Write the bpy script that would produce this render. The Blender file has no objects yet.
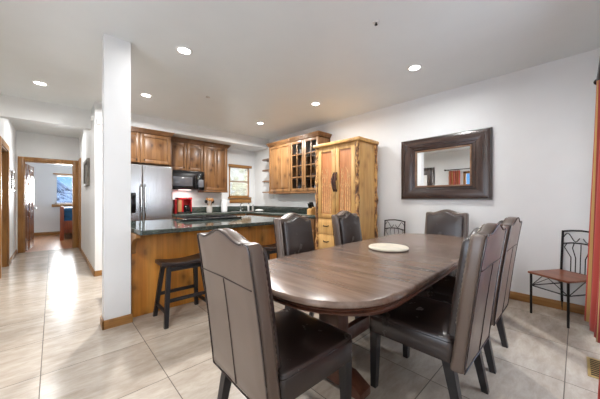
import bpy, bmesh, math, random
from mathutils import Vector, Matrix
random.seed(7)
S = bpy.context.scene
C = S.collection
PI = math.pi

# ------------------------------------------------------------------ camera, world, daylight, exposure
cam_d = bpy.data.cameras.new('camera'); cam = bpy.data.objects.new('camera', cam_d); C.objects.link(cam)
cam_d.sensor_width = 36.0; cam_d.lens = 36.0 * 262.0 / 600.0; cam_d.clip_start = 0.05; cam_d.clip_end = 500
cam.location = (0, 0, 1.22); cam.rotation_euler = (PI / 2, 0, -math.atan(247.5 / 262.0))
S.camera = cam
S.view_settings.view_transform = 'Standard'; S.view_settings.look = 'None'
S.view_settings.gamma = 1.0; S.view_settings.use_curve_mapping = False
S.view_settings.exposure = 0.12
S.cycles.max_bounces = 10; S.cycles.diffuse_bounces = 6; S.cycles.glossy_bounces = 5
S.cycles.caustics_reflective = False; S.cycles.caustics_refractive = False
S.cycles.sample_clamp_indirect = 6.0

w = bpy.data.worlds.new('sky'); S.world = w; w.use_nodes = True
nt = w.node_tree; nt.nodes.clear()
tc = nt.nodes.new('ShaderNodeTexCoord'); sx = nt.nodes.new('ShaderNodeSeparateXYZ'); cr = nt.nodes.new('ShaderNodeValToRGB')
bg = nt.nodes.new('ShaderNodeBackground'); wo = nt.nodes.new('ShaderNodeOutputWorld')
nt.links.new(tc.outputs['Generated'], sx.inputs[0]); nt.links.new(sx.outputs['Z'], cr.inputs[0])
cr.color_ramp.elements[0].position = 0.0; cr.color_ramp.elements[0].color = (0.82, 0.90, 1.0, 1)
cr.color_ramp.elements[1].position = 0.30; cr.color_ramp.elements[1].color = (0.10, 0.33, 0.78, 1)
e_ = cr.color_ramp.elements.new(0.05); e_.color = (0.20, 0.50, 0.95, 1)
nt.links.new(cr.outputs[0], bg.inputs[0]); bg.inputs[1].default_value = 1.15
nt.links.new(bg.outputs[0], wo.inputs[0])

def area(name, loc, direction, sx_, sy_, power, col=(1, 1, 1), spread=PI):
    l = bpy.data.lights.new(name, 'AREA'); l.shape = 'RECTANGLE'; l.size = sx_; l.size_y = sy_
    l.energy = power; l.color = col; l.spread = spread
    o = bpy.data.objects.new(name, l); C.objects.link(o); o.location = loc
    o.rotation_euler = Vector(direction).to_track_quat('-Z', 'Y').to_euler()
    return o
# daylight arriving at the glazed openings (each stands outside its own pane)
area('daylight_patio', (2.55, -0.75, 1.25), (0, 1, 0.05), 1.7, 2.1, 48, (0.93, 0.97, 1.0))
area('daylight_west', (-1.60, 1.25, 1.35), (1, 0, 0.05), 2.2, 1.9, 50, (0.93, 0.97, 1.0))
area('daylight_bedroom', (0.45, 12.95, 1.5), (0, -1, -0.05), 0.9, 1.0, 250, (0.95, 0.98, 1.0))
area('daylight_kitchen', (3.65, 6.65, 1.7), (0, -1, -0.05), 0.65, 0.8, 9, (1.0, 0.97, 0.92))
sun_d = bpy.data.lights.new('sun', 'SUN'); sun_d.energy = 1.4; sun_d.angle = 0.02
sun = bpy.data.objects.new('sun', sun_d); C.objects.link(sun)
sun.rotation_euler = Vector((0.45, 0.5, -0.75)).to_track_quat('-Z', 'Y').to_euler()
LAMP_W = 22.0

# ------------------------------------------------------------------ materials
def lin(r, g, b):
    f = lambda c: (c / 255 / 12.92) if c <= 10.3 else ((c / 255 + 0.055) / 1.055) ** 2.4
    return (f(r), f(g), f(b), 1)
def base_mat(name):
    m = bpy.data.materials.new(name); m.use_nodes = True
    n = m.node_tree; b = n.nodes['Principled BSDF']
    return m, n, b
def coords(n, scale=(1, 1, 1), rot=(0, 0, 0), kind='Object'):
    t = n.nodes.new('ShaderNodeTexCoord'); mp = n.nodes.new('ShaderNodeMapping')
    mp.inputs['Scale'].default_value = scale; mp.inputs['Rotation'].default_value = rot
    n.links.new(t.outputs[kind], mp.inputs[0]); return mp.outputs[0]
def noise(n, vec, scale, detail=4, rough=0.55, dist=0.0):
    x = n.nodes.new('ShaderNodeTexNoise'); x.inputs['Scale'].default_value = scale; x.inputs['Detail'].default_value = detail
    x.inputs['Roughness'].default_value = rough; x.inputs['Distortion'].default_value = dist
    n.links.new(vec, x.inputs['Vector']); return x.outputs['Fac']
def ramp(n, fac, stops):
    r = n.nodes.new('ShaderNodeValToRGB'); els = r.color_ramp.elements
    els[0].position, els[0].color = stops[0]; els[1].position, els[1].color = stops[-1]
    for p, c in stops[1:-1]:
        e = els.new(p); e.color = c
    n.links.new(fac, r.inputs[0]); return r.outputs[0]
def mix(n, fac, a, b, mode='MIX'):
    x = n.nodes.new('ShaderNodeMix'); x.data_type = 'RGBA'; x.blend_type = mode
    for sock, v in ((x.inputs[0], fac), (x.inputs[6], a), (x.inputs[7], b)):
        if hasattr(v, 'is_output'): n.links.new(v, sock)
        else: sock.default_value = v
    return x.outputs[2]
def bump(n, b, h, strength=0.2, dist=0.01):
    x = n.nodes.new('ShaderNodeBump'); x.inputs['Strength'].default_value = strength; x.inputs['Distance'].default_value = dist
    n.links.new(h, x.inputs['Height']); n.links.new(x.outputs[0], b.inputs['Normal'])
def plain(name, rgb, rough=0.5, metal=0.0, spec=0.5, var=0.04, vscale=9, bmp=0.0, coat=0.0):
    m, n, b = base_mat(name); c = lin(*rgb)
    v = coords(n); f = noise(n, v, vscale, 4)
    d = tuple(max(0, x * (1 - var * 2.5)) for x in c[:3]) + (1,); l = tuple(min(1, x * (1 + var * 2.5)) for x in c[:3]) + (1,)
    n.links.new(ramp(n, f, [(0.3, d), (0.7, l)]), b.inputs['Base Color'])
    b.inputs['Roughness'].default_value = rough; b.inputs['Metallic'].default_value = metal
    b.inputs['Specular IOR Level'].default_value = spec; b.inputs['Coat Weight'].default_value = coat
    if bmp: bump(n, b, noise(n, v, vscale * 12, 3), bmp, 0.004)
    return m
def wood(name, dark, mid, light, axis='Z', scale=1.0, rough=0.4, knots=0.0, kscale=4.2, knotc=(60, 34, 18), coat=0.15, spec=0.4):
    m, n, b = base_mat(name)
    s = {'X': (0.9, 9, 9), 'Y': (9, 0.9, 9), 'Z': (9, 9, 0.9)}[axis]
    v = coords(n, tuple(q * scale for q in s))
    f1 = noise(n, v, 1.6, 5, 0.6, 0.8)
    s2 = {'X': (1.2, 40, 40), 'Y': (40, 1.2, 40), 'Z': (40, 40, 1.2)}[axis]
    f2 = noise(n, coords(n, tuple(q * scale for q in s2)), 2.0, 3, 0.6, 0.2)
    col = ramp(n, f1, [(0.25, lin(*dark)), (0.48, lin(*mid)), (0.75, lin(*light))])
    col = mix(n, 0.35, col, ramp(n, f2, [(0.3, (0.35, 0.33, 0.32, 1)), (0.7, (1, 1, 1, 1))]), 'MULTIPLY')
    if knots:
        vo = n.nodes.new('ShaderNodeTexVoronoi'); vo.voronoi_dimensions = '2D'; vo.inputs['Scale'].default_value = kscale
        t2 = n.nodes.new('ShaderNodeTexCoord'); sp = n.nodes.new('ShaderNodeSeparateXYZ'); n.links.new(t2.outputs['Object'], sp.inputs[0])
        ad = n.nodes.new('ShaderNodeMath'); ad.operation = 'ADD'; n.links.new(sp.outputs[0], ad.inputs[0]); n.links.new(sp.outputs[1], ad.inputs[1])
        zz = n.nodes.new('ShaderNodeMath'); zz.operation = 'MULTIPLY'; zz.inputs[1].default_value = 0.7; n.links.new(sp.outputs[2], zz.inputs[0])
        cb_ = n.nodes.new('ShaderNodeCombineXYZ'); n.links.new(ad.outputs[0], cb_.inputs[0]); n.links.new(zz.outputs[0], cb_.inputs[1])
        wv = n.nodes.new('ShaderNodeVectorMath'); wv.operation = 'ADD'
        wn = n.nodes.new('ShaderNodeTexNoise'); wn.inputs['Scale'].default_value = 9; n.links.new(t2.outputs['Object'], wn.inputs['Vector'])
        ws = n.nodes.new('ShaderNodeVectorMath'); ws.operation = 'SCALE'; ws.inputs['Scale'].default_value = 0.05
        n.links.new(wn.outputs['Color'], ws.inputs[0]); n.links.new(cb_.outputs[0], wv.inputs[0]); n.links.new(ws.outputs[0], wv.inputs[1])
        n.links.new(wv.outputs[0], vo.inputs['Vector'])
        kf = ramp(n, vo.outputs['Distance'], [(0.05, (knots,) * 3 + (1,)), (0.12, (knots * 0.45,) * 3 + (1,)), (0.30, (0, 0, 0, 1))])
        col = mix(n, kf, col, lin(*knotc))
    n.links.new(col, b.inputs['Base Color'])
    b.inputs['Roughness'].default_value = rough; b.inputs['Coat Weight'].default_value = coat; b.inputs['Coat Roughness'].default_value = 0.25
    b.inputs['Specular IOR Level'].default_value = spec
    bump(n, b, f2, 0.08, 0.003)
    return m
def glass(name, tint=(1, 1, 1), refl=0.08):
    m = bpy.data.materials.new(name); m.use_nodes = True; n = m.node_tree; n.nodes.clear()
    t = n.nodes.new('ShaderNodeBsdfTransparent'); t.inputs[0].default_value = tint + (1,)
    g = n.nodes.new('ShaderNodeBsdfGlossy'); g.inputs['Roughness'].default_value = 0.02
    x = n.nodes.new('ShaderNodeMixShader'); x.inputs[0].default_value = refl; o = n.nodes.new('ShaderNodeOutputMaterial')
    n.links.new(t.outputs[0], x.inputs[1]); n.links.new(g.outputs[0], x.inputs[2]); n.links.new(x.outputs[0], o.inputs[0])
    return m
def sheer(name, rgb, through):
    m = bpy.data.materials.new(name); m.use_nodes = True; n = m.node_tree; n.nodes.clear()
    t = n.nodes.new('ShaderNodeBsdfTransparent'); d = n.nodes.new('ShaderNodeBsdfTranslucent'); d.inputs[0].default_value = lin(*rgb)
    f = n.nodes.new('ShaderNodeBsdfDiffuse'); f.inputs[0].default_value = lin(*rgb)
    a = n.nodes.new('ShaderNodeMixShader'); a.inputs[0].default_value = 0.4; x = n.nodes.new('ShaderNodeMixShader'); x.inputs[0].default_value = 1 - through
    o = n.nodes.new('ShaderNodeOutputMaterial')
    n.links.new(d.outputs[0], a.inputs[1]); n.links.new(f.outputs[0], a.inputs[2])
    n.links.new(t.outputs[0], x.inputs[1]); n.links.new(a.outputs[0], x.inputs[2]); n.links.new(x.outputs[0], o.inputs[0]); return m
def emit(name, rgb, strength):
    m, n, b = base_mat(name); b.inputs['Base Color'].default_value = (0.9, 0.9, 0.9, 1)
    b.inputs['Emission Color'].default_value = rgb + (1,); b.inputs['Emission Strength'].default_value = strength
    return m

M = {}
M['wall'] = plain('wall_paint', (232, 233, 233), 0.55, var=0.006, vscale=3, bmp=0.04)
M['ceil'] = plain('ceiling_paint', (227, 231, 231), 0.42, var=0.006, vscale=3, bmp=0.05)
# floor: large honed travertine tiles with dark grout
def tile_mat():
    m, n, b = base_mat('travertine_tile')
    v = coords(n)
    br = n.nodes.new('ShaderNodeTexBrick'); br.offset = 0.0; br.squash = 1.0
    mp = n.nodes.new('ShaderNodeMapping'); mp.inputs['Location'].default_value = (0.06, -0.058, 0)
    n.links.new(v, mp.inputs[0]); n.links.new(mp.outputs[0], br.inputs['Vector'])
    br.inputs['Scale'].default_value = 1.0; br.inputs['Brick Width'].default_value = 0.638; br.inputs['Row Height'].default_value = 0.624
    br.inputs['Mortar Size'].default_value = 0.0028; br.inputs['Mortar Smooth'].default_value = 0.1; br.inputs['Bias'].default_value = 0.0
    br.inputs['Color1'].default_value = (0, 0, 0, 1); br.inputs['Color2'].default_value = (1, 1, 1, 1); br.inputs['Mortar'].default_value = (0.5, 0.5, 0.5, 1)
    sep = n.nodes.new('ShaderNodeSeparateColor'); n.links.new(br.outputs['Color'], sep.inputs[0])
    # per tile offset of the veining
    off = n.nodes.new('ShaderNodeVectorMath'); off.operation = 'ADD'
    cmb = n.nodes.new('ShaderNodeCombineXYZ'); ml = n.nodes.new('ShaderNodeMath'); ml.operation = 'MULTIPLY'; ml.inputs[1].default_value = 17.0
    n.links.new(sep.outputs[0], ml.inputs[0]); n.links.new(ml.outputs[0], cmb.inputs[0]); n.links.new(ml.outputs[0], cmb.inputs[2])
    n.links.new(v, off.inputs[0]); n.links.new(cmb.outputs[0], off.inputs[1])
    st = n.nodes.new('ShaderNodeMapping'); st.inputs['Scale'].default_value = (0.8, 2.4, 1); st.inputs['Rotation'].default_value = (0, 0, 0.25)
    n.links.new(off.outputs[0], st.inputs[0])
    f = noise(n, st.outputs[0], 1.8, 8, 0.62, 0.9)
    f2 = noise(n, st.outputs[0], 7, 6, 0.7, 0.4)
    col = ramp(n, f, [(0.28, lin(158, 145, 130)), (0.48, lin(180, 167, 152)), (0.72, lin(196, 185, 171))])
    col = mix(n, 0.35, col, ramp(n, f2, [(0.35, lin(154, 141, 126)), (0.62, lin(206, 196, 183))]))
    tint = ramp(n, sep.outputs[0], [(0.0, (0.93, 0.92, 0.91, 1)), (1.0, (1, 1, 1, 1))])
    col = mix(n, 1.0, col, tint, 'MULTIPLY')
    col = mix(n, br.outputs['Fac'], col, lin(92, 82, 72))
    n.links.new(col, b.inputs['Base Color'])
    rr = ramp(n, f2, [(0.3, (0.16, 0.16, 0.16, 1)), (0.7, (0.25, 0.25, 0.25, 1))])
    n.links.new(mix(n, br.outputs['Fac'], rr, (0.7, 0.7, 0.7, 1)), b.inputs['Roughness'])
    b.inputs['Specular IOR Level'].default_value = 0.45
    inv = n.nodes.new('ShaderNodeMath'); inv.operation = 'SUBTRACT'; inv.inputs[0].default_value = 1.0; n.links.new(br.outputs['Fac'], inv.inputs[1])
    bump(n, b, inv.outputs[0], 0.25, 0.002)
    return m
M['tile'] = tile_mat()
M['cab'] = wood('knotty_alder', (98, 64, 36), (126, 88, 53), (150, 110, 70), 'Z', 0.7, 0.38, 0.85)
M['cabx'] = wood('knotty_alder_rail', (96, 63, 36), (122, 84, 51), (144, 104, 68), 'Y', 0.7, 0.38, 0.3)
M['cabr'] = wood('alder_light', (122, 84, 48), (146, 106, 66), (166, 126, 84), 'Z', 0.7, 0.38, 0.7)
M['cabrx'] = wood('alder_light_rail', (110, 74, 42), (136, 96, 58), (156, 116, 74), 'X', 0.7, 0.38, 0.3)
M['pine'] = wood('armoire_pine', (182, 132, 72), (208, 162, 98), (224, 184, 122), 'Z', 0.7, 0.4, 0.5, 3.4, (136, 86, 44))
M['pinepanel'] = wood('armoire_red_panel', (176, 104, 58), (198, 128, 76), (212, 152, 98), 'Z', 0.8, 0.4, 0.2, 3.4, (110, 60, 30))
M['carve'] = plain('carved_trunk', (214, 172, 120), 0.5, var=0.12, vscale=30)
M['island'] = wood('island_panel', (190, 114, 40), (212, 140, 56), (226, 164, 78), 'Z', 0.45, 0.38, 0.55)
M['trim'] = wood('oak_trim', (134, 90, 44), (164, 116, 62), (184, 138, 82), 'Z', 0.8, 0.4, 0.25)
M['trimx'] = wood('oak_trim_x', (134, 90, 44), (164, 116, 62), (184, 138, 82), 'X', 0.8, 0.4, 0.25)
M['trimy'] = wood('oak_trim_y', (134, 90, 44), (164, 116, 62), (184, 138, 82), 'Y', 0.8, 0.4, 0.25)
M['table'] = wood('walnut_table', (100, 80, 68), (126, 104, 91), (152, 130, 115), 'Y', 0.75, 0.27, 0.0, 3, (46, 30, 22), 0.3, 0.5)
M['tablebase'] = wood('walnut_base', (58, 34, 26), (92, 56, 42), (116, 76, 58), 'Z', 0.75, 0.3, 0.0, 3, (40, 26, 20), 0.3)
M['mframe'] = wood('mirror_frame', (34, 22, 18), (56, 36, 28), (80, 56, 43), 'Y', 0.6, 0.25, 0.0, 3, (30, 20, 16), 0.5)
M['mframez'] = wood('mirror_frame_upright', (34, 22, 18), (56, 36, 28), (80, 56, 43), 'Z', 0.6, 0.25, 0.0, 3, (30, 20, 16), 0.5)
M['mgold'] = wood('mirror_inner_lip', (96, 66, 44), (126, 92, 64), (150, 116, 86), 'Y', 0.8, 0.35, 0.0)
M['mirror'] = plain('mirror_silver', (236, 238, 238), 0.015, 1.0, var=0.0)
def bark():
    m, n, b = base_mat('bark'); v = coords(n, (1, 1, 0.45))
    f = noise(n, v, 22, 5, 0.65, 0.6)
    n.links.new(ramp(n, f, [(0.40, lin(66, 38, 20)), (0.50, lin(140, 92, 48)), (0.58, lin(206, 160, 98))]), b.inputs['Base Color'])
    b.inputs['Roughness'].default_value = 0.6; bump(n, b, f, 0.7, 0.02); return m
M['bark'] = bark()
def leather(name, rgb, rough):
    m, n, b = base_mat(name); v = coords(n)
    c = lin(*rgb); f = noise(n, v, 5, 5, 0.6)
    n.links.new(ramp(n, f, [(0.3, tuple(x * 0.92 for x in c[:3]) + (1,)), (0.7, tuple(x * 1.08 for x in c[:3]) + (1,))]), b.inputs['Base Color'])
    n.links.new(ramp(n, noise(n, v, 9, 4), [(0.3, (rough - 0.02,) * 3 + (1,)), (0.7, (rough + 0.03,) * 3 + (1,))]), b.inputs['Roughness'])
    b.inputs['Specular IOR Level'].default_value = 0.6
    b.inputs['Coat Weight'].default_value = 0.35; b.inputs['Coat Roughness'].default_value = 0.3
    bump(n, b, noise(n, v, 26, 2), 0.05, 0.003)
    return m
M['leather'] = leather('brown_leather_lit', (98, 82, 72), 0.30)  # same leather as the seats, lightened for window light on the backs
M['leatherseat'] = leather('brown_leather_seat', (48, 38, 35), 0.25)
M['seam'] = plain('leather_seam', (48, 36, 32), 0.5)
M['nail'] = plain('aged_nailhead', (124, 112, 102), 0.35, 0.8)
M['worn'] = plain('worn_leather', (142, 134, 130), 0.6, var=0.2, vscale=60)
M['legblack'] = plain('black_leg', (36, 33, 34), 0.35, var=0.1)
M['stool'] = plain('black_stool', (30, 28, 30), 0.4, var=0.12)
M['stoolseat'] = wood('stool_seat', (32, 25, 24), (48, 37, 35), (62, 48, 44), 'X', 0.8, 0.35)
def granite():
    m, n, b = base_mat('dark_green_granite'); v = coords(n)
    f = noise(n, v, 26, 6, 0.75, 0.3); g = noise(n, v, 90, 3, 0.6)
    col = ramp(n, f, [(0.34, lin(26, 32, 30)), (0.5, lin(50, 60, 54)), (0.62, lin(72, 84, 76)), (0.72, lin(130, 138, 126))])
    col = mix(n, 0.3, col, ramp(n, g, [(0.4, (0.02, 0.025, 0.02, 1)), (0.7, (0.25, 0.28, 0.25, 1))]))
    n.links.new(col, b.inputs['Base Color']); b.inputs['Roughness'].default_value = 0.08; b.inputs['Specular IOR Level'].default_value = 0.7
    return m
M['granite'] = granite()
def steel():
    m, n, b = base_mat('brushed_steel'); v = coords(n, (60, 60, 1))
    f = noise(n, v, 3, 2)
    n.links.new(ramp(n, f, [(0.3, (0.50, 0.51, 0.52, 1)), (0.7, (0.62, 0.63, 0.64, 1))]), b.inputs['Base Color'])
    b.inputs['Metallic'].default_value = 1.0; b.inputs['Roughness'].default_value = 0.24; return m
M['steel'] = steel()
M['chrome'] = plain('chrome', (210, 212, 214), 0.15, 1.0, var=0.01)
M['black'] = plain('black_plastic', (20, 20, 22), 0.25, var=0.1)
M['blackglass'] = plain('black_glass', (14, 14, 16), 0.06, var=0.05)
M['iron'] = plain('black_iron', (26, 24, 24), 0.45, 0.3, var=0.1)
M['darkmetal'] = plain('bronze_knob', (44, 34, 28), 0.35, 0.7)
M['whiteplastic'] = plain('white_plastic', (232, 232, 230), 0.4, var=0.005)
M['cream'] = plain('cream_stone', (226, 218, 200), 0.35, var=0.04, vscale=14)
M['paper'] = plain('paper_towel', (240, 240, 240), 0.8, var=0.01)
M['red'] = plain('red_enamel', (186, 34, 40), 0.3, var=0.05)
M['tan'] = plain('tan_panel', (168, 124, 84), 0.45, var=0.08)
M['ceramic'] = plain('grey_ceramic', (196, 190, 184), 0.3, var=0.05)
M['utensil'] = wood('utensil_wood', (120, 72, 38), (168, 112, 66), (196, 146, 96), 'Z', 3, 0.5)
M['cherry'] = wood('chair_seat_wood', (112, 62, 42), (138, 82, 58), (158, 100, 74), 'X', 0.8, 0.35, 0.0)
M['brass'] = plain('brass_register', (176, 150, 96), 0.4, 0.5, var=0.1)
M['lens'] = emit('lamp_lens', (1.0, 0.97, 0.92), 14.0)
M['glass'] = glass('pane_glass')
M['sheer'] = sheer('sheer_blind', (250, 247, 236), 0.78)
M['fillglow'] = emit('added_fill_glow', (1.0, 0.96, 0.9), 3.0)  # glow for the fill plate added under the microwave
M['cabglass'] = glass('cabinet_glass', (0.8, 0.82, 0.84), 0.12)
M['bedfloor'] = wood('bedroom_floor', (158, 106, 68), (178, 124, 84), (194, 142, 100), 'Y', 0.8, 0.3, 0.0)
M['doorwood'] = wood('hall_door', (118, 76, 50), (146, 100, 70), (166, 122, 90), 'Z', 0.8, 0.2, 0.0)
M['bedwood'] = wood('bed_frame', (110, 52, 32), (140, 72, 46), (160, 92, 62), 'Z', 0.8, 0.3)
M['blue'] = plain('blue_blanket', (24, 78, 118), 0.8, var=0.15)
M['picframe'] = plain('weathered_frame', (122, 118, 110), 0.5, var=0.15, vscale=25)
M['picture'] = plain('pale_print', (202, 196, 188), 0.6, var=0.15, vscale=12)
M['interior'] = plain('cabinet_shelf_brown', (92, 62, 40), 0.6)  # dark brown of the shelves in the glass cabinet
M['mug'] = plain('dark_crockery', (70, 62, 66), 0.25, var=0.3, vscale=12)
M['mugw'] = plain('white_crockery', (224, 222, 218), 0.25, var=0.02)
M['knifewood'] = wood('knife_block', (176, 126, 70), (204, 156, 96), (220, 178, 120), 'Z', 2, 0.4)
M['snow'] = plain('snow', (236, 240, 246), 0.8, var=0.03, vscale=0.3)
M['palehaze'] = plain('pale_haze_slope', (226, 218, 186), 0.9, var=0.05, vscale=1)  # pale colour stands in for bright haze beyond the kitchen window
def mountain_mat():
    m, n, b = base_mat('snowy_mountain'); v = coords(n, (1, 1, 0.7)); f = noise(n, v, 1.1, 8, 0.7, 0.6)
    n.links.new(ramp(n, f, [(0.40, lin(70, 80, 92)), (0.47, lin(170, 180, 192)), (0.54, lin(240, 243, 248))]), b.inputs['Base Color'])
    b.inputs['Roughness'].default_value = 0.9; return m
M['mountain'] = mountain_mat()
M['foliage'] = plain('foliage', (232, 218, 140), 0.9, var=0.25, vscale=6)
M['trunk'] = plain('tree_trunk', (120, 98, 80), 0.9, var=0.2)
def curtain_mat():
    m, n, b = base_mat('striped_curtain')
    t = n.nodes.new('ShaderNodeTexCoord'); s = n.nodes.new('ShaderNodeSeparateXYZ'); n.links.new(t.outputs['UV'], s.inputs[0])
    mm = n.nodes.new('ShaderNodeMath'); mm.operation = 'FRACT'; n.links.new(s.outputs[0], mm.inputs[0])
    r = n.nodes.new('ShaderNodeValToRGB'); r.color_ramp.interpolation = 'CONSTANT'
    st = [(0.0, (176, 56, 56)), (0.07, (186, 74, 64)), (0.26, (198, 158, 96)), (0.33, (160, 54, 46)), (0.42, (96, 60, 40)), (0.47, (204, 160, 84)),
          (0.55, (172, 70, 56)), (0.70, (190, 150, 100)), (0.76, (140, 36, 42)), (0.95, (204, 172, 120))]
    r.color_ramp.elements[0].color = lin(*st[0][1]); r.color_ramp.elements[1].position = st[1][0]; r.color_ramp.elements[1].color = lin(*st[1][1])
    for p, c in st[2:]:
        e = r.color_ramp.elements.new(p); e.color = lin(*c)
    n.links.new(mm.outputs[0], r.inputs[0]); n.links.new(r.outputs[0], b.inputs['Base Color'])
    b.inputs['Roughness'].default_value = 0.75
    b.inputs['Sheen Weight'].default_value = 0.2
    return m
M['curtain'] = curtain_mat()

# ------------------------------------------------------------------ mesh builder
class MB:
    def __init__(s): s.bm = bmesh.new()
    def _add(s, bm2, mat=None):
        if mat is not None: bmesh.ops.transform(bm2, matrix=mat, verts=bm2.verts)
        me = bpy.data.meshes.new('tmp'); bm2.to_mesh(me); bm2.free(); s.bm.from_mesh(me); bpy.data.meshes.remove(me)
        return s
    def box(s, x0, x1, y0, y1, z0, z1, bev=0.0, seg=2, mat=None):
        b = bmesh.new()
        v = [b.verts.new((x, y, z)) for x in (x0, x1) for y in (y0, y1) for z in (z0, z1)]
        for f in ((0, 1, 3, 2), (4, 6, 7, 5), (0, 4, 5, 1), (2, 3, 7, 6), (0, 2, 6, 4), (1, 5, 7, 3)): b.faces.new([v[i] for i in f])
        bmesh.ops.recalc_face_normals(b, faces=b.faces)
        if bev: bmesh.ops.bevel(b, geom=list(b.edges), offset=bev, segments=seg, affect='EDGES', profile=0.5)
        return s._add(b, mat)
    def loft(s, rings, caps=True, closed=False):
        b = bmesh.new(); R = [[b.verts.new(p) for p in r] for r in rings]; n = len(R[0])
        rng = range(len(R)) if closed else range(len(R) - 1)
        for i in rng:
            a, c = R[i], R[(i + 1) % len(R)]
            for j in range(n):
                k = (j + 1) % n
                try: b.faces.new((a[j], a[k], c[k], c[j]))
                except ValueError: pass
        if caps and not closed:
            b.faces.new(list(reversed(R[0]))); b.faces.new(R[-1])
        bmesh.ops.recalc_face_normals(b, faces=b.faces)
        return s._add(b)
    def beam(s, p0, p1, w0, d0, w1=None, d1=None, bev=0.0):
        # square bar between two points with axis-aligned ends, sized at each end
        w1 = w0 if w1 is None else w1; d1 = d0 if d1 is None else d1
        r = lambda p, w_, d_: [(p[0] - w_ / 2, p[1] - d_ / 2, p[2]), (p[0] + w_ / 2, p[1] - d_ / 2, p[2]), (p[0] + w_ / 2, p[1] + d_ / 2, p[2]), (p[0] - w_ / 2, p[1] + d_ / 2, p[2])]
        return s.loft([r(p0, w0, d0), r(p1, w1, d1)])
    def tube(s, pts, r, seg=8, closed=False):
        pts = [Vector(p) for p in pts]; rings = []; n = len(pts); prev = None
        for i, p in enumerate(pts):
            a = pts[(i - 1) % n] if (closed or i) else p; c = pts[(i + 1) % n] if (closed or i < n - 1) else p
            t = (c - a).normalized()
            if prev is None:
                u = t.cross(Vector((0, 0, 1)));  u = t.cross(Vector((1, 0, 0))) if u.length < 1e-3 else u
            else: u = prev - t * prev.dot(t)
            u.normalize(); prev = u; v = t.cross(u); rr = r[i] if isinstance(r, (list, tuple)) else r
            rings.append([p + (u * math.cos(2 * PI * k / seg) + v * math.sin(2 * PI * k / seg)) * rr for k in range(seg)])
        return s.loft(rings, True, closed)
    def lathe(s, prof, c=(0, 0, 0), seg=24):
        return s.loft([[(c[0] + max(r, 1e-4) * math.cos(2 * PI * k / seg), c[1] + max(r, 1e-4) * math.sin(2 * PI * k / seg), c[2] + z) for k in range(seg)] for r, z in prof])
    def sphere(s, c, r, sc=(1, 1, 1), seg=10):
        b = bmesh.new(); bmesh.ops.create_uvsphere(b, u_segments=seg, v_segments=max(5, seg * 2 // 3), radius=r)
        return s._add(b, Matrix.Translation(c) @ Matrix.Diagonal((sc[0], sc[1], sc[2], 1)))
    def panel(s, outline, prof, fn, lim=0.012):
        # outline: closed 2D loop; prof: (inset, depth) rings; fn(a, b, depth) -> 3D
        n = len(outline); nor = []
        for i in range(n):
            a, c = outline[i - 1], outline[(i + 1) % n]; dx, dy = c[0] - a[0], c[1] - a[1]; l = math.hypot(dx, dy) or 1
            nor.append((dy / l, -dx / l))
        cx = (min(p[0] for p in outline) + max(p[0] for p in outline)) / 2; cy = (min(p[1] for p in outline) + max(p[1] for p in outline)) / 2
        hw = min(max(p[0] for p in outline) - cx, max(p[1] for p in outline) - cy)
        rings = []
        for ins, d in prof:
            i1 = min(ins, lim); k = 1 - (ins - i1) / hw
            rings.append([fn(cx + (p[0] - q[0] * i1 - cx) * k, cy + (p[1] - q[1] * i1 - cy) * k, d) for p, q in zip(outline, nor)])
        return s.loft(rings)
    def build(s, name, mat, parent=None, smooth=35):
        me = bpy.data.meshes.new(name); s.bm.to_mesh(me); s.bm.free()
        o = bpy.data.objects.new(name, me); C.objects.link(o); me.materials.append(mat)
        if smooth:
            for p in me.polygons: p.use_smooth = True
            me.set_sharp_from_angle(angle=math.radians(smooth))
        if parent is not None: o.parent = parent
        return o
def rrect(x0, x1, y0, y1, r, seg=5):
    out = []
    for cx, cy, a0 in ((x1 - r, y0 + r, -PI / 2), (x1 - r, y1 - r, 0), (x0 + r, y1 - r, PI / 2), (x0 + r, y0 + r, PI)):
        for k in range(seg + 1):
            a = a0 + PI / 2 * k / seg; out.append((cx + r * math.cos(a), cy + r * math.sin(a)))
    return out
def roundprof(t, r, seg=4, puff0=0.0, puff1=0.0):
    # rings from the back face (depth 0) to the front face (depth t) with rounded rims
    out = [(r * 4.5, -puff0), (r * 2.2, -puff0 * .7), (r * 1.15, 0)]
    for k in range(seg + 1):
        a = PI / 2 * k / seg; out.append((r * (1 - math.sin(a)), r * (1 - math.cos(a))))
    for k in range(seg + 1):
        a = PI / 2 * k / seg; out.append((r * (1 - math.cos(a)), t - r + r * math.sin(a)))
    out += [(r * 1.15, t), (r * 2.2, t + puff1 * .7), (r * 4.5, t + puff1)]
    return out
def thing(name, label, cat, loc=(0, 0, 0), rz=0.0, group=None):
    o = bpy.data.objects.new(name, None); C.objects.link(o); o.empty_display_size = 0.1
    o.location = loc; o.rotation_euler = (0, 0, rz); o['label'] = label; o['category'] = cat
    if group: o['group'] = group
    return o
def tag(o, label, cat, group=None, kind=None):
    o['label'] = label; o['category'] = cat
    if group: o['group'] = group
    if kind: o['kind'] = kind
    return o
def struct(name, mb, mat, parent=None, label=None, smooth=35):
    o = mb.build(name, mat, parent, smooth)
    if parent is None: o['kind'] = 'structure'
    if label: o['label'] = label
    return o
def kids(o): return [c for c in C.objects if c.parent == o]
def dup(root, loc, rz, label, group=None):
    r = root.copy(); C.objects.link(r); r.location = loc; r.rotation_euler = (0, 0, rz); r['label'] = label
    if group: r['group'] = group
    for ch in kids(root):
        c = ch.copy(); C.objects.link(c); c.parent = r
        for g in kids(ch):
            d = g.copy(); C.objects.link(d); d.parent = c
    return r

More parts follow.
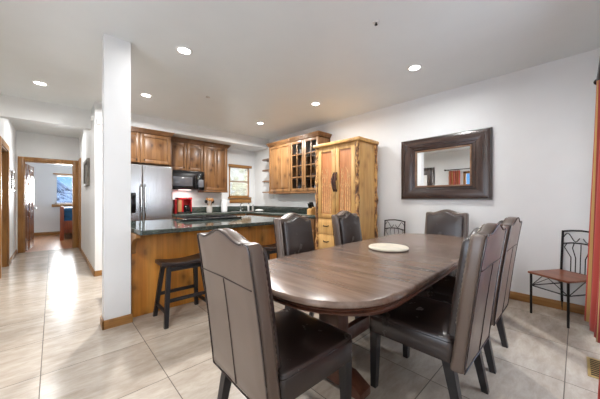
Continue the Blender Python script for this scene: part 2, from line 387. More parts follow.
# ------------------------------------------------------------------ the setting
XW, YB, ZC = 4.10, 6.20, 2.78       # dining wall, kitchen back wall, ceiling
T = 0.12
struct('floor', MB().box(-1.27, XW + T, -0.42, 8.75, -0.10, 0.0), M['tile'], label='polished beige travertine tile floor', smooth=0)
struct('floor_bedroom', MB().box(-1.6, 2.6, 8.75, 12.56, -0.10, 0.0), M['bedfloor'], label='reddish wooden bedroom floor', smooth=0)
struct('ceiling', MB().box(-1.6, XW + T, -0.42, 12.68, ZC, ZC + 0.1), M['ceil'], label='light grey painted ceiling', smooth=0)
struct('wall_right', MB().box(XW, XW + T, -0.42, YB + T, 0, ZC), M['wall'], label='white dining room wall', smooth=0)
# back wall with a window opening
WX0, WX1, WZ0, WZ1 = 3.32, 3.93, 1.28, 2.10
mb = MB(); mb.box(0.61, WX0, YB, YB + T, 0, ZC).box(WX1, XW, YB, YB + T, 0, ZC).box(WX0, WX1, YB, YB + T, 0, WZ0).box(WX0, WX1, YB, YB + T, WZ1, ZC)
struct('wall_back', mb, M['wall'], label='white kitchen back wall', smooth=0)
struct('trim_soffit', MB().box(0.61, XW, 5.54, YB, 2.55, ZC), M['wall'], label='white soffit above the kitchen cabinets', smooth=0)
# hall walls
struct('wall_hall_right', MB().box(0.49, 0.61, 5.26, 8.75, 0, ZC), M['wall'], label='white wall between hallway and kitchen', smooth=0)
mb = MB(); mb.box(-0.72, -0.60, 7.12, 8.75, 0, ZC).box(-0.72, -0.60, 5.85, 6.20, 0, ZC).box(-0.72, -0.60, 6.20, 7.12, 2.10, ZC)
struct('wall_hall_left', mb, M['wall'], label='white left wall of the hallway', smooth=0)
mb = MB(); mb.box(-1.6, -0.48, 8.75, 8.87, 0, ZC).box(0.385, 2.6, 8.75, 8.87, 0, ZC).box(-0.48, 0.385, 8.75, 8.87, 2.11, ZC)
struct('wall_hall_end', mb, M['wall'], label='white wall at the end of the hallway', smooth=0)
struct('trim_beam', MB().box(-1.15, 0.49, 5.86, 6.02, 2.46, ZC), M['wall'], label='white beam across the hallway entrance', smooth=0)
struct('wall_jog', MB().box(-1.27, -0.60, 5.85, 5.97, 0, 2.46).box(-1.27, -0.60, 5.85, 5.858, 2.46, ZC), M['wall'], smooth=0)
# south wall with the patio door, west wall with its window
PX0, PX1, PZ1 = 1.75, 3.40, 2.08
mb = MB(); mb.box(-1.27, PX0, -0.42, -0.30, 0, ZC).box(PX1, XW, -0.42, -0.30, 0, ZC).box(PX0, PX1, -0.42, -0.30, PZ1, ZC)
struct('wall_patio', mb, M['wall'], smooth=0)
VY0, VY1, VZ0, VZ1 = 0.2, 2.45, 0.45, 2.10
mb = MB(); mb.box(-1.27, -1.15, -0.30, VY0, 0, ZC).box(-1.27, -1.15, VY1, 5.85, 0, ZC).box(-1.27, -1.15, VY0, VY1, 0, VZ0).box(-1.27, -1.15, VY0, VY1, VZ1, ZC)
struct('wall_left', mb, M['wall'], smooth=0)
# bedroom shell
BX0, BX1, BZ0, BZ1 = 0.06, 0.80, 1.06, 2.10
mb = MB(); mb.box(-1.6, BX0, 12.56, 12.68, 0, ZC).box(BX1, 2.6, 12.56, 12.68, 0, ZC).box(BX0, BX1, 12.56, 12.68, 0, BZ0).box(BX0, BX1, 12.56, 12.68, BZ1, ZC)
struct('wall_bedroom_end', mb, M['wall'], label='white bedroom wall with a window', smooth=0)
struct('wall_bedroom_left', MB().box(-1.72, -1.6, 8.75, 12.68, 0, ZC), M['wall'], smooth=0)
struct('wall_bedroom_right', MB().box(2.6, 2.72, 8.75, 12.68, 0, ZC), M['wall'], smooth=0)
struct('ceiling_bedroom', MB().box(XW + T - 1.7, 2.72, 12.0, 12.68, ZC + 0.1, ZC + 0.12), M['ceil'], smooth=0)
# room off the left doorway
struct('wall_side_room', MB().box(-1.9, -1.78, 6.0, 8.7, 0, ZC).box(-1.9, -0.72, 5.97, 6.0, 0, ZC).box(-1.9, -0.72, 8.70, 8.75, 0, ZC), M['wall'], smooth=0)
struct('floor_side_room', MB().box(-1.9, -1.27, 5.97, 8.75, -0.1, 0), M['bedfloor'], smooth=0)
struct('ceiling_side_room', MB().box(-1.9, -1.6, 5.97, 8.75, ZC, ZC + 0.1), M['ceil'], smooth=0)
# free-standing end post of the island
struct('wall_post', MB().box(0.352, 0.566, 3.05, 3.19, 0, ZC), M['wall'], label='white square post at the end of the kitchen island', smooth=0)
b = MB().box(0.337, 0.581, 3.035, 3.05, 0, 0.085, 0.004).box(0.337, 0.352, 3.035, 3.20, 0, 0.085, 0.004)
struct('baseboard_post', b, M['trimx'])
struct('baseboard_right', MB().box(XW - 0.015, XW, -0.30, 2.33, 0, 0.095, 0.004), M['trimy'], label='honey oak baseboard along the dining wall')
struct('baseboard_hall_right', MB().box(0.475, 0.49, 5.245, 8.05, 0, 0.085, 0.004).box(0.475, 0.61, 5.245, 5.26, 0, 0.085, 0.004), M['trimy'])
struct('baseboard_hall_left', MB().box(-0.60, -0.585, 7.22, 8.75, 0, 0.085, 0.004), M['trimy'])
struct('baseboard_bedroom', MB().box(-1.6, 2.6, 12.545, 12.56, 0, 0.10, 0.004), M['trimx'])
struct('baseboard_left', MB().box(-1.15, -1.135, -0.30, 5.85, 0, 0.085, 0.004), M['trimy'])

# hall doors: frame casings are structure, with the leaf as a part
d1 = struct('door_1', MB().box(-0.575, -0.48, 8.728, 8.75, 0, 2.205, 0.006).box(0.385, 0.474, 8.728, 8.75, 0, 2.205, 0.006).box(-0.48, 0.385, 8.728, 8.75, 2.11, 2.205, 0.006)
            .box(-0.48, -0.462, 8.75, 8.87, 0, 2.11).box(0.367, 0.385, 8.75, 8.87, 0, 2.11).box(-0.48, 0.385, 8.75, 8.87, 2.092, 2.11), M['trim'], label='oak framed bedroom doorway at the hall end')
def door_leaf(w_=0.80, h=2.06, t=0.04):
    mb = MB(); mb.box(0, w_, 0, t * 0.55, 0.01, h)
    xs = [(0, .11), (w_ / 2 - .05, w_ / 2 + .05), (w_ - .11, w_)]
    for a, c in xs: mb.box(a, c, -0.009, t * 0.55 + .009, .01, h, .004)
    for a, c in ((.01, .22), (.80, .95), (1.55, 1.65), (h - .12, h)): mb.box(0.11, w_ - .11, -0.008, t * 0.55 + .008, a, c, .003)
    for a, c in ((.22, .80), (.95, 1.55), (1.65, h - .12)):
        for p, q in ((.11, w_ / 2 - .05), (w_ / 2 + .05, w_ - .11)): mb.box(p + .04, q - .04, -0.006, t * .55 + .006, a + .04, c - .04, .005)
    return mb
lf = door_leaf().build('door_leaf', M['doorwood'], d1)
lf.location = (-0.455, 8.90, 0); lf.rotation_euler = (0, 0, math.radians(83))
hd = MB().tube([(0.73, -0.012, 1.0), (0.73, -0.06, 1.0), (0.62, -0.065, 1.0)], 0.011).lathe([(0.03, -0.005), (0.03, 0.005)], (0.73, -0.014, 1.0), 12).build('door_handle', M['chrome'], lf)
hg = MB()
for z in (0.25, 1.05, 1.85): hg.box(-0.458, -0.448, 8.872, 8.892, z - .05, z + .05, .002)
hg.build('hinge', M['chrome'], d1)
d2 = struct('door_2', MB().box(-0.60, -0.578, 7.12, 7.215, 0, 2.20, 0.006).box(-0.60, -0.578, 6.105, 6.20, 0, 2.20, .006).box(-0.60, -0.578, 6.20, 7.12, 2.10, 2.20, .006)
            .box(-0.72, -0.60, 7.10, 7.12, 0, 2.10).box(-0.72, -0.60, 6.20, 6.22, 0, 2.10).box(-0.72, -0.60, 6.20, 7.12, 2.08, 2.10), M['trim'], label='oak cased doorway on the left of the hall')
d3 = struct('door_3', MB().box(0.466, 0.49, 8.06, 8.14, 0, 2.20, 0.006).box(0.466, 0.49, 8.60, 8.68, 0, 2.20, .006).box(0.466, 0.49, 8.14, 8.60, 2.10, 2.20, .006), M['trim'], label='narrow oak closet door on the right of the hall')
lf = MB().box(0.478, 0.49, 8.14, 8.60, 0.01, 2.10).box(0.470, 0.482, 8.20, 8.54, 0.25, 0.95, .004).box(0.470, 0.482, 8.20, 8.54, 1.1, 1.95, .004).build('door_leaf', M['trim'], d3)
# entry door on the west wall (seen in the mirror)
d4 = struct('door_4', MB().box(-1.15, -1.125, 3.28, 3.38, 0, 2.30, .006).box(-1.15, -1.125, 4.28, 4.38, 0, 2.30, .006).box(-1.15, -1.125, 3.38, 4.28, 2.2, 2.30, .006), M['mframez'])
MB().box(-1.145, -1.12, 3.38, 4.28, 0.01, 2.2).box(-1.12, -1.112, 3.5, 4.16, .2, .95, .004).build('door_leaf', M['mframez'], d4)
MB().box(-1.119, -1.115, 3.52, 4.14, 1.2, 2.05).build('door_window', M['whiteplastic'], d4)

# windows
w1 = struct('window_1', MB().box(WX0, WX0 + .04, YB + .005, YB + .06, WZ0, WZ1, .004).box(WX1 - .04, WX1, YB + .005, YB + .06, WZ0, WZ1, .004)
            .box(WX0, WX1, YB + .005, YB + .06, WZ0, WZ0 + .045, .004).box(WX0, WX1, YB + .005, YB + .06, WZ1 - .05, WZ1, .004)
            .box(WX0, WX1, YB + .008, YB + .055, 1.68, 1.715, .004), M['trim'], label='kitchen window with honey wood sashes')
MB().box(WX0 + .04, WX1 - .04, YB + .03, YB + .036, WZ0 + .045, WZ1 - .05).build('window_pane', M['glass'], w1)
MB().box(WX0 + .03, WX1 - .03, YB + .0005, YB + .003, WZ0 + .05, WZ1 - .01).build('sheer_blind', M['sheer'], w1)
MB().box(WX0 - .02, WX1 + .07, YB - .035, YB - .002, 2.075, 2.14, .006).build('window_valance', M['trimx'], w1)
MB().box(WX0 - .03, WX1 + .05, YB - .05, YB + .03, 1.245, 1.28, .006).box(WX0 + .02, WX1 + .06, YB - .022, YB, 1.13, 1.235, .006).build('window_sill', M['trimx'], w1)
w2 = struct('window_2', MB().box(BX0, BX0 + .05, 12.57, 12.63, BZ0, BZ1).box(BX1 - .05, BX1, 12.57, 12.63, BZ0, BZ1).box(BX0, BX1, 12.57, 12.63, BZ0, BZ0 + .05).box(BX0, BX1, 12.57, 12.63, BZ1 - .05, BZ1), M['whiteplastic'], label='bedroom window looking on a snowy mountain')
MB().box(BX0 + .05, BX1 - .05, 12.595, 12.6, BZ0 + .05, BZ1 - .05).build('window_pane', M['glass'], w2)
MB().box(BX0 - .08, BX1 + .05, 12.50, 12.57, BZ0 - .10, BZ0 - .005, .006).build('window_sill', M['trimx'], w2)
MB().box(BX0 - .05, BX1 + .05, 12.52, 12.556, BZ1, BZ1 + .035, .005).build('window_head_rail', M['trimx'], w2)
w3 = struct('window_3', MB().box(PX0, PX0 + .07, -0.40, -0.32, 0, PZ1, .004).box(PX1 - .07, PX1, -0.40, -0.32, 0, PZ1, .004).box(PX0, PX1, -0.40, -0.32, PZ1 - .07, PZ1, .004)
            .box(PX0, PX1, -0.40, -0.32, 0, .08, .004).box(2.53, 2.63, -0.40, -0.32, 0.08, PZ1 - .07, .004), M['trim'])
MB().box(PX0 + .07, PX1 - .07, -0.365, -0.36, .08, PZ1 - .07).build('window_pane', M['glass'], w3)
w4 = struct('window_4', MB().box(-1.25, -1.17, VY0, VY0 + .07, VZ0, VZ1, .004).box(-1.25, -1.17, VY1 - .07, VY1, VZ0, VZ1, .004).box(-1.25, -1.17, VY0, VY1, VZ0, VZ0 + .07, .004)
            .box(-1.25, -1.17, VY0, VY1, VZ1 - .07, VZ1, .004).box(-1.25, -1.17, 1.29, 1.36, VZ0, VZ1, .004), M['trim'])
MB().box(-1.215, -1.21, VY0 + .07, VY1 - .07, VZ0 + .07, VZ1 - .07).build('window_pane', M['glass'], w4)

# ------------------------------------------------------------------ outdoors beyond the windows
struct('ground_snow', MB().box(-40, 40, -30, -0.6, -0.5, -0.3).box(-40, 40, 12.8, 60, -0.5, -0.3).box(4.4, 40, -0.6, 12.8, -0.5, -0.3).box(-40, -2.0, -0.6, 12.8, -0.5, -0.3), M['snow'], smooth=0)
mb = bmesh.new(); N = 46; vv = []
for i in range(N):
    row = []
    for j in range(16):
        x = -9 + 22 * i / (N - 1); t = j / 15
        ridge = 3.95 - 0.42 * (x - 0.6) + 0.35 * math.sin(x * 2.3 + 0.6) + 0.2 * math.sin(x * 5.1)
        ridge = max(2.2, min(7.5, ridge))
        z = ridge * (1 - (1 - t) ** 1.4) + (0.5 * math.sin(x * 2.1 + j) + 0.35 * math.sin(x * 3.7 - j * 1.3)) * t * (1.05 - t)
        row.append(mb.verts.new((x, 34 + 14 * t, z - 0.45)))
    vv.append(row)
for i in range(N - 1):
    for j in range(15): mb.faces.new((vv[i][j], vv[i + 1][j], vv[i + 1][j + 1], vv[i][j + 1]))
    back = None
for i in range(N - 1):
    a = mb.verts.new((vv[i][15].co.x, 56, -0.45)); c = mb.verts.new((vv[i + 1][15].co.x, 56, -0.45))
    mb.faces.new((vv[i][15], vv[i + 1][15], c, a))
bmesh.ops.remove_doubles(mb, verts=mb.verts, dist=0.001)
q = MB(); q.bm.free(); q.bm = mb
tag(q.build('mountain', M['mountain'], None, 0), 'snowy rocky mountain seen through the bedroom window', 'mountain')
hill = MB()  # slope added to fill the kitchen window view with pale haze
for a_, b2 in ((0, 1),):
    hill.loft([[(x, 16 + 8 * t, -0.45 + (9.5 + .5 * math.sin(x * .7) + .3 * math.sin(x * 1.9)) * math.sin(PI / 2 * t)) for t in [k / 8 for k in range(9)]] + [(x, 26, -0.45)] for x in [5.5 + 1.0 * i for i in range(20)]])
tag(hill.build('haze_backdrop_slope', M['palehaze']), 'pale slope added beyond the trees as bright haze outside the kitchen window', 'hill')
random.seed(3)
for k, (tx, ty, h, lb) in enumerate([(5.0, 9.4, 3.4, 'pale green bush tree behind the lower kitchen window, nearer one'), (7.2, 11.6, 4.3, 'pale green tree further back beyond the kitchen window'), (6.3, 9.6, 3.0, 'small pale tree at the right edge of the kitchen window view'), (5.7, 8.6, 2.3, 'low pale shrub tree nearest the kitchen window')][:3]):
    t = thing('tree', lb, 'tree', (tx, ty, -0.3))
    MB().tube([(0, 0, 0), (.05, .03, h * .4), (-.03, 0, h * .8)], [.09, .07, .03], 8).build('trunk', M['trunk'], t)
    f = MB()
    for i in range(46):
        a = random.uniform(0, 2 * PI); z = random.uniform(h * .22, h); r = (0.95 - 0.55 * z / h) * random.uniform(.2, 1)
        f.sphere((r * math.cos(a), r * math.sin(a), z), random.uniform(.10, .24), (1, 1, .7), 7)
    f.build('foliage', M['foliage'], t)

# ------------------------------------------------------------------ kitchen
def cab_door(x0, x1, z0, z1, arch=False, two=False):
    # frame-and-panel door in the XZ plane, front at y = -0.022 (local), back at y = 0
    mb = MB(); s = .058
    mb.box(x0, x1, -.006, 0, z0, z1)
    mb.box(x0, x0 + s, -.022, -.004, z0, z1, .003).box(x1 - s, x1, -.022, -.004, z0, z1, .003)
    mb.box(x0 + s, x1 - s, -.022, -.004, z0, z0 + s, .003).box(x0 + s, x1 - s, -.022, -.004, z1 - s, z1, .003)
    if two:
        m = (x0 + x1) / 2; mb.box(m - s / 2, m + s / 2, -.022, -.004, z0 + s, z1 - s, .003)
        spans = [(x0 + s, m - s / 2), (m + s / 2, x1 - s)]
    else: spans = [(x0 + s, x1 - s)]
    for a, c in spans:
        mb.box(a + .018, c - .018, -.016, -.004, z0 + s + .018, z1 - s - .018, .006)
        if arch:   # arched upper rail
            n = 10; pts = [(a, z1 - s)] + [(a + (c - a) * k / n, z1 - s - .045 * (1 - math.sin(PI * k / n))) for k in range(n + 1)] + [(c, z1 - s)]
            mb.panel(list(reversed(pts)), [(0, -.0215), (0, -.004)], lambda u, v, d: (u, d, v))
    return mb
def knob(x, z): return MB().tube([(x, -.022, z), (x, -.034, z)], .006, 8).sphere((x, -.042, z), .0145, (1, .7, 1), 10)
def crown(x0, x1, depth, z, left=True, right=True, up=.075, out=.05):
    # stepped crown along the front (y = 0 is the cabinet face) and returning on the sides
    mb = MB()
    for k in range(4):
        o = out * (k + 1) / 4; a = x0 - (o if left else 0); c = x1 + (o if right else 0)
        mb.box(a, c, -.022 - o, depth, z + up * k / 4, z + up * (k + 1) / 4, .003)
    return mb
def upper(name, label, x0, x1, depth, z0, z1, doors, mat, loc, rz, knobs=(), arch=False, two=False, left=True, right=True, rail=True, up=.075):
    t = thing(name, label, 'cabinet', loc, rz, 'kitchen wall cabinets')
    MB().box(x0, x1, 0, depth, z0, z1, .002).build('cabinet_body', mat, t)
    crown(x0, x1, depth, z1, left, right, up).build('crown_moulding', M['cabrx'] if mat is M['cabr'] else M['cabx'], t)
    if rail: MB().box(x0, x1, -.02, depth, z0 - .035, z0, .006).build('light_rail', M['cabx'], t)
    for i, (a, c) in enumerate(doors):
        d = cab_door(a, c, z0 + .012, z1 - .012, arch, two).build('door', mat, t)
        if i < len(knobs) and knobs[i] is not None: knob(knobs[i], z0 + .065).build('knob', M['darkmetal'], d)
    return t
upper('wall_cabinet', 'knotty wood double-door cabinet above the steel refrigerator', 0.66, 1.72, .62, 1.895, 2.465, [(.67, 1.178), (1.186, 1.71)], M['cab'], (0, 5.572, 0), 0, (1.12, 1.245), False, rail=False)
upper('wall_cabinet', 'knotty wood double-door cabinet above the black microwave', 1.755, 2.505, .32, 1.845, 2.465, [(1.762, 2.128), (2.136, 2.498)], M['cab'], (0, 5.88, 0), 0, (2.07, 2.19), True, left=False, right=False, rail=False)
upper('wall_cabinet', 'tall single-door knotty cabinet left of the kitchen window', 2.51, 3.11, .32, 1.425, 2.465, [(2.522, 3.098)], M['cab'], (0, 5.88, 0), 0, (None,), False, True, left=False)
# right-hand wall cabinets: local x runs along -Y of the room, face looks toward -X
rt = upper('wall_cabinet', 'light knotty two-panel cabinet on right wall beside the glass cabinet', 0.0, .775, .33, 1.385, 2.465, [(.008, .768)], M['cabr'], (3.77, 5.05, 0), -PI / 2, (None,), False, True, right=False)
gt = thing('glass_cabinet', 'light wood cabinet with two grid-paned glass doors on right wall', 'cabinet', (3.77, 4.275, 0), -PI / 2, 'kitchen wall cabinets')
L = .83
MB().box(0, .02, 0, .33, 1.385, 2.465).box(L - .02, L, 0, .33, 1.385, 2.465).box(0, L, 0, .33, 1.385, 1.405).box(0, L, 0, .33, 2.445, 2.465).box(0, L, .31, .33, 1.385, 2.465).box(.41, .42, 0, .02, 1.385, 2.465).build('cabinet_body', M['cabr'], gt)
for z in (1.66, 1.93, 2.19): MB().box(.02, L - .02, .03, .31, z - .009, z + .009).build('shelf', M['interior'], gt)
crown(0, L, .33, 2.465, False, True).build('crown_moulding', M['cabrx'], gt)
MB().box(0, L, -.02, .33, 1.35, 1.385, .006).build('light_rail', M['cabrx'], gt)
for a, c, kx in ((.008, .411, .385), (.419, L - .008, .445)):
    s = .055; z0, z1 = 1.397, 2.453
    mb = MB().box(a, a + s, -.022, 0, z0, z1, .003).box(c - s, c, -.022, 0, z0, z1, .003).box(a + s, c - s, -.022, 0, z0, z0 + s, .003).box(a + s, c - s, -.022, 0, z1 - s, z1, .003)
    m = (a + c) / 2; mb.box(m - .011, m + .011, -.02, -.002, z0 + s, z1 - s, .002)
    for k in (1, 2, 3):
        z = z0 + s + (z1 - z0 - 2 * s) * k / 4; mb.box(a + s, c - s, -.02, -.002, z - .011, z + .011, .002)
    d = mb.build('door', M['cabr'], gt)
    MB().box(a + s, c - s, -.012, -.008, z0 + s, z1 - s).build('door_pane', M['cabglass'], d)
    knob(kx, 1.50).build('knob', M['darkmetal'], d)
# crockery behind the glass
shelfname = {1.405: 'bottom', 1.669: 'second', 1.939: 'third', 2.199: 'top'}
n_ = 0
for z in (1.405, 1.669, 1.939, 2.199):
    for j, yy in enumerate((4.19, 4.08, 3.97, 3.76, 3.65, 3.54)):
        big = (j + n_) % 3
        r = (.036, .042, .03)[big]; h = (.11, .09, .16)[big]
        kind = ('mug', 'bowl', 'drinking_glass')[big]
        pos = ('first', 'second', 'third', 'fourth', 'fifth', 'sixth')[j]
        o = MB().lathe([(r * .7, 0), (r, h * .25), (r, h), (r * .86, h), (r * .84, h * .3), (.001, h * .25)], seg=14).build(kind, M['mugw'] if (j + n_) % 4 == 0 else M['mug'])
        o.location = (3.90, yy, z + .0005)
        tag(o, '%s %s on the %s shelf behind the cabinet glass, %s from the left' % ('white' if (j + n_) % 4 == 0 else 'dark', kind.replace('_', ' '), shelfname[z], pos), kind.replace('_', ' '), 'crockery in the glass cabinet')
    n_ += 1
# open end shelves beside the corner
es = thing('end_shelf_unit', 'small open wooden end shelves left of the right wall cabinet', 'shelf', (4.099, 5.052, 0))
for z in (1.40, 1.665, 1.935, 2.20):
    pts = [(0, 0), (0, .42)] + [(-.17 - .14 * math.sin(PI / 2 * k / 8), .28 + .14 * math.cos(PI / 2 * k / 8)) for k in range(9)] + [(-.31, 0)]
    MB().panel(list(reversed(pts)), [(.002, z - .013), (0, z - .009), (0, z + .009), (.002, z + .013)], lambda u, v, d: (u, v, d)).build('shelf', M['cabx'], es)
# refrigerator
fr = thing('refrigerator', 'stainless steel side-by-side refrigerator with ice dispenser', 'refrigerator', (0.80, 5.52, 0))
MB().box(0, .915, 0, .66, .02, 1.83, .006).build('fridge_body', M['black'], fr)
MB().box(.02, .90, .02, .3, 0.0, .03).build('base_grille', M['black'], fr)
for x0, x1, hx, hx2 in ((.003, .393, .365, 0), (.399, .912, .43, 0)):
    d = MB().panel(rrect(x0, x1, .06, 1.86, .012, 3), roundprof(.07, .014, 3), lambda u, v, dd: (u, -dd, v)).build('door', M['steel'], fr)
    MB().tube([(hx, -.06, .50), (hx, -.115, .55), (hx, -.118, .8), (hx, -.118, 1.25), (hx, -.115, 1.44), (hx, -.06, 1.49)], .016, 10).build('door_handle', M['chrome'], d)
    if x0 < .1:
        MB().box(.10, .29, -.076, -.068, .98, 1.34, .004).build('ice_dispenser', M['blackglass'], d)
# microwave
mw = thing('microwave', 'black over-the-counter microwave below the arched cabinet', 'microwave', (1.755, 5.80, 1.435))
MB().box(0, .75, 0, .39, 0, .405, .006).build('microwave_body', M['black'], mw)
d = MB().box(.01, .57, -.022, 0, .015, .345, .006).build('door', M['black'], mw)
MB().box(.06, .47, -.0245, -.02, .075, .27, .003).build('door_window', plain('microwave_window', (84, 84, 88), 0.12, var=0.05), d)
MB().tube([(.53, -.02, .04), (.53, -.055, .07), (.53, -.055, .29), (.53, -.02, .32)], .011, 8).build('door_handle', M['black'], d)
MB().box(.58, .74, -.018, 0, .015, .345, .004).build('control_panel', M['blackglass'], mw)
MB().box(.25, .50, .12, .22, -.006, 0.0, .002).build('added_fill_plate', M['fillglow'], mw)  # glowing plate added beneath the microwave to lift the dark wall
tl = bpy.data.lights.new('added_fill_light', 'AREA'); tl.shape = 'RECTANGLE'; tl.size = .25; tl.size_y = .10; tl.energy = 3.0; tl.color = (1, .97, .92)  # added fill light for the wall below the hanging cabinets
o = bpy.data.objects.new('added_fill_light', tl); C.objects.link(o); o.parent = mw; o.location = (.375, .17, -.012)
vg = MB()
for k in range(5): vg.box(.02, .73, -.012, 0, .355 + k * .0095, .360 + k * .0095)
vg.build('vent_grille', M['iron'], mw)
bt = MB().box(.605, .72, -.021, -.016, .06, .225, .003)
bt.build('keypad', plain('keypad_grey', (96, 96, 100), .4), mw)
# base cabinets along back and right walls
def base_cab(label, x0, x1, depth, n, loc, rz):
    t = thing('base_cabinet', label, 'cabinet', loc, rz, 'kitchen base cabinets')
    MB().box(x0, x1, 0, depth, .09, .875).build('cabinet_body', M['cab'], t)
    MB().box(x0, x1, .06, depth, 0, .09).build('toe_kick', M['black'], t)
    ww = (x1 - x0) / n
    for k in range(n):
        a, c = x0 + ww * k + .006, x0 + ww * (k + 1) - .006
        d = cab_door(a, c, .11, .66).build('door', M['cab'], t); knob(c - .03, .61).build('knob', M['darkmetal'], d)
        d = MB().box(a, c, -.022, 0, .68, .86, .004).build('drawer', M['cab'], t); knob((a + c) / 2, .77).build('knob', M['darkmetal'], d)
    return t
base_cab('knotty base cabinets under the kitchen window counter', 1.745, 3.44, .585, 4, (0, 5.605, 0), 0)
base_cab('base cabinets along right wall beside the tall armoire', 0.0, 2.30, .585, 5, (3.50, 5.60, 0), -PI / 2)
ct = thing('kitchen_countertop', 'dark granite L-shaped counter along window and right wall', 'countertop', (0, 0, 0))
MB().box(1.735, XW - .002, 5.565, YB - .002, .878, .92, .004).box(3.46, XW - .002, 3.27, 5.565, .878, .92, .004).build('counter_slab', M['granite'], ct)
MB().box(1.735, XW - .03, YB - .026, YB - .002, .92, 1.045, .003).box(XW - .028, XW - .002, 3.27, YB - .03, .92, 1.045, .003).build('backsplash', M['granite'], ct)
# island
isl = thing('kitchen_island', 'honey wood kitchen island with knotty panelled front', 'kitchen island', (0, 0, 0))
IX0, IX1 = 0.592, 2.62
MB().box(IX0, IX1, 3.17, 4.12, 0.0, .876).build('island_body', M['cab'], isl)
MB().box(IX0, IX1, 3.150, 3.17, 0.0, .876, .002).build('front_panel', M['island'], isl)
for x in (.605, 1.60, 2.56):
    n = 10; pts = [(3.149, .875), (2.93, .875), (2.93, .845)] + [(2.94 + .19 * math.sin(PI / 2 * k / n), .835 - .16 * (1 - math.cos(PI / 2 * k / n))) for k in range(n + 1)] + [(3.149, .66)]
    MB().panel(pts, [(.003, x - .022), (0, x - .018), (0, x + .018), (.003, x + .022)], lambda u, v, d: (d, u, v)).build('corbel', M['trim'], isl)
ic = MB().panel(rrect(.60, 2.68, 2.83, 4.20, .02, 4), [(.006, .878), (0, .884), (0, .918), (.006, .924)], lambda u, v, d: (u, v, d)).build('island_countertop', M['granite'])
tag(ic, 'speckled dark green granite island counter with overhang', 'countertop')
# cooktop on the island
ck = thing('cooktop', 'black gas cooktop with iron grates set on island counter', 'cooktop', (1.28, 3.62, .925))
MB().box(0, .86, 0, .50, 0, .014, .004).build('cooktop_plate', M['blackglass'], ck)
MB().box(-.015, .875, -.012, .02, 0, .028, .006).build('front_rim', M['black'], ck)
for gx in (.05, .33, .60):
    g = MB()
    for yy in (.07, .26, .45): g.box(gx, gx + .23, yy - .006, yy + .006, .032, .048, .002)
    for xx in (.0, .115, .23): g.box(gx + xx - .006, gx + xx + .006, .06, .46, .032, .046, .002)
    for xx in (.0, .23):
        for yy in (.07, .45): g.box(gx + xx - .006, gx + xx + .006, yy - .006, yy + .006, .012, .034)
    g.build('grate', M['iron'], ck)
    bn = MB()
    for yy in (.165, .355): bn.lathe([(.045, .012), (.045, .022), (.03, .024), (.03, .031)], (gx + .115, yy, 0), 14)
    bn.build('burner', M['steel'], ck)
for k in range(4): MB().lathe([(.018, .012), (.018, .03), (.014, .036)], (.845 - .0, .10 + .1 * k, 0), 12).build('knob', M['chrome'], ck)
# things on the kitchen counters
cm = thing('coffee_maker', 'red coffee maker with black carafe beside the refrigerator', 'coffee maker', (1.93, 5.80, .921))
MB().box(0, .30, 0, .22, 0, .03, .008).build('base', M['black'], cm)
MB().box(0, .30, .13, .22, .03, .30, .012).box(0.0, .30, .0, .22, .295, .345, .012).box(.088, .12, 0.02, .13, .03, .30, .006).box(.28, .30, .02, .13, .03, .30, .006).build('housing', M['red'], cm)
MB().box(.0, .085, .02, .128, .03, .298, .006).build('side_panel', M['tan'], cm)
MB().lathe([(.05, .03), (.072, .06), (.075, .11), (.055, .165), (.045, .18)], (.20, .06, 0), 18).build('carafe', M['blackglass'], cm)
MB().tube([(.20, -.01, .16), (.20, -.055, .15), (.20, -.055, .08), (.20, -.012, .07)], .009, 8).build('carafe_handle', M['black'], cm)
MB().lathe([(.03, -.003), (.03, .003)], (0, 0, 0), 16).build('dial', M['chrome'], cm).location = (.20, -.003, .32)
rc = MB().panel(rrect(0, .05, 0, .30, .01), roundprof(.14, .01), lambda u, v, d: (u, d, v)).build('tea_tin', M['red']); rc.location = (1.872, 5.83, .921)
tag(rc, 'narrow red tin between refrigerator and coffee maker', 'tin')
ck2 = thing('utensil_crock', 'grey ceramic crock on the counter under microwave cabinet', 'crock', (2.70, 5.98, .921))
MB().lathe([(.056, 0), (.064, .02), (.063, .15), (.066, .16), (.058, .16), (.056, .03), (.001, .02)], seg=20).build('pot', M['ceramic'], ck2)
for k, (dx, dy, h, r, lb, mt) in enumerate([(-.10, 0, .28, .036, 'dark ladle leaning left in the utensil crock', 'black'), (-.05, .05, .34, .034, 'wooden spoon leaning left in the utensil crock', 'utensil'), (.0, -.06, .33, .032, 'pale upright wooden spoon in the utensil crock', 'knifewood'),
                                            (.06, .05, .32, .036, 'wooden spoon leaning right in the utensil crock', 'utensil'), (.10, 0, .28, .038, 'wide dark spatula leaning right in the utensil crock', 'black')]):
    ly = (-.014, .03, .0, -.03, .014)[k]
    o = MB().tube([(-dx * .27, ly, .035), (dx * .72, ly, h * .78)], .0055, 8).sphere((dx * .9, ly, h * .90), r, (1, .3, 1.25), 10).build('cooking_spoon', M[mt]); o.location = (2.70, 5.98, .922)
    tag(o, lb, 'utensil', 'cooking utensils in the crock')
pt = thing('paper_towel_roll', 'white paper towel roll left of the window sill', 'paper towel', (3.115, 6.05, .921))
MB().lathe([(.07, 0), (.07, .012), (.012, .014)], seg=20).build('stand', M['whiteplastic'], pt)
MB().lathe([(.02, .016), (.072, .016), (.074, .03), (.074, .28), (.072, .295), (.02, .295)], seg=24).build('roll', M['paper'], pt)
fc = thing('faucet', 'chrome gooseneck faucet in front of the kitchen window', 'faucet', (3.58, 6.06, .921))
MB().lathe([(.028, 0), (.026, .02), (.016, .03)], seg=14).build('base', M['chrome'], fc)
MB().tube([(0, 0, .02), (0, 0, .13), (0, -.02, .18), (0, -.07, .20), (0, -.12, .18), (0, -.14, .13)], .011, 8).build('spout', M['chrome'], fc)
MB().tube([(.02, 0, .035), (.075, -.01, .06)], .008, 8).build('handle', M['chrome'], fc)
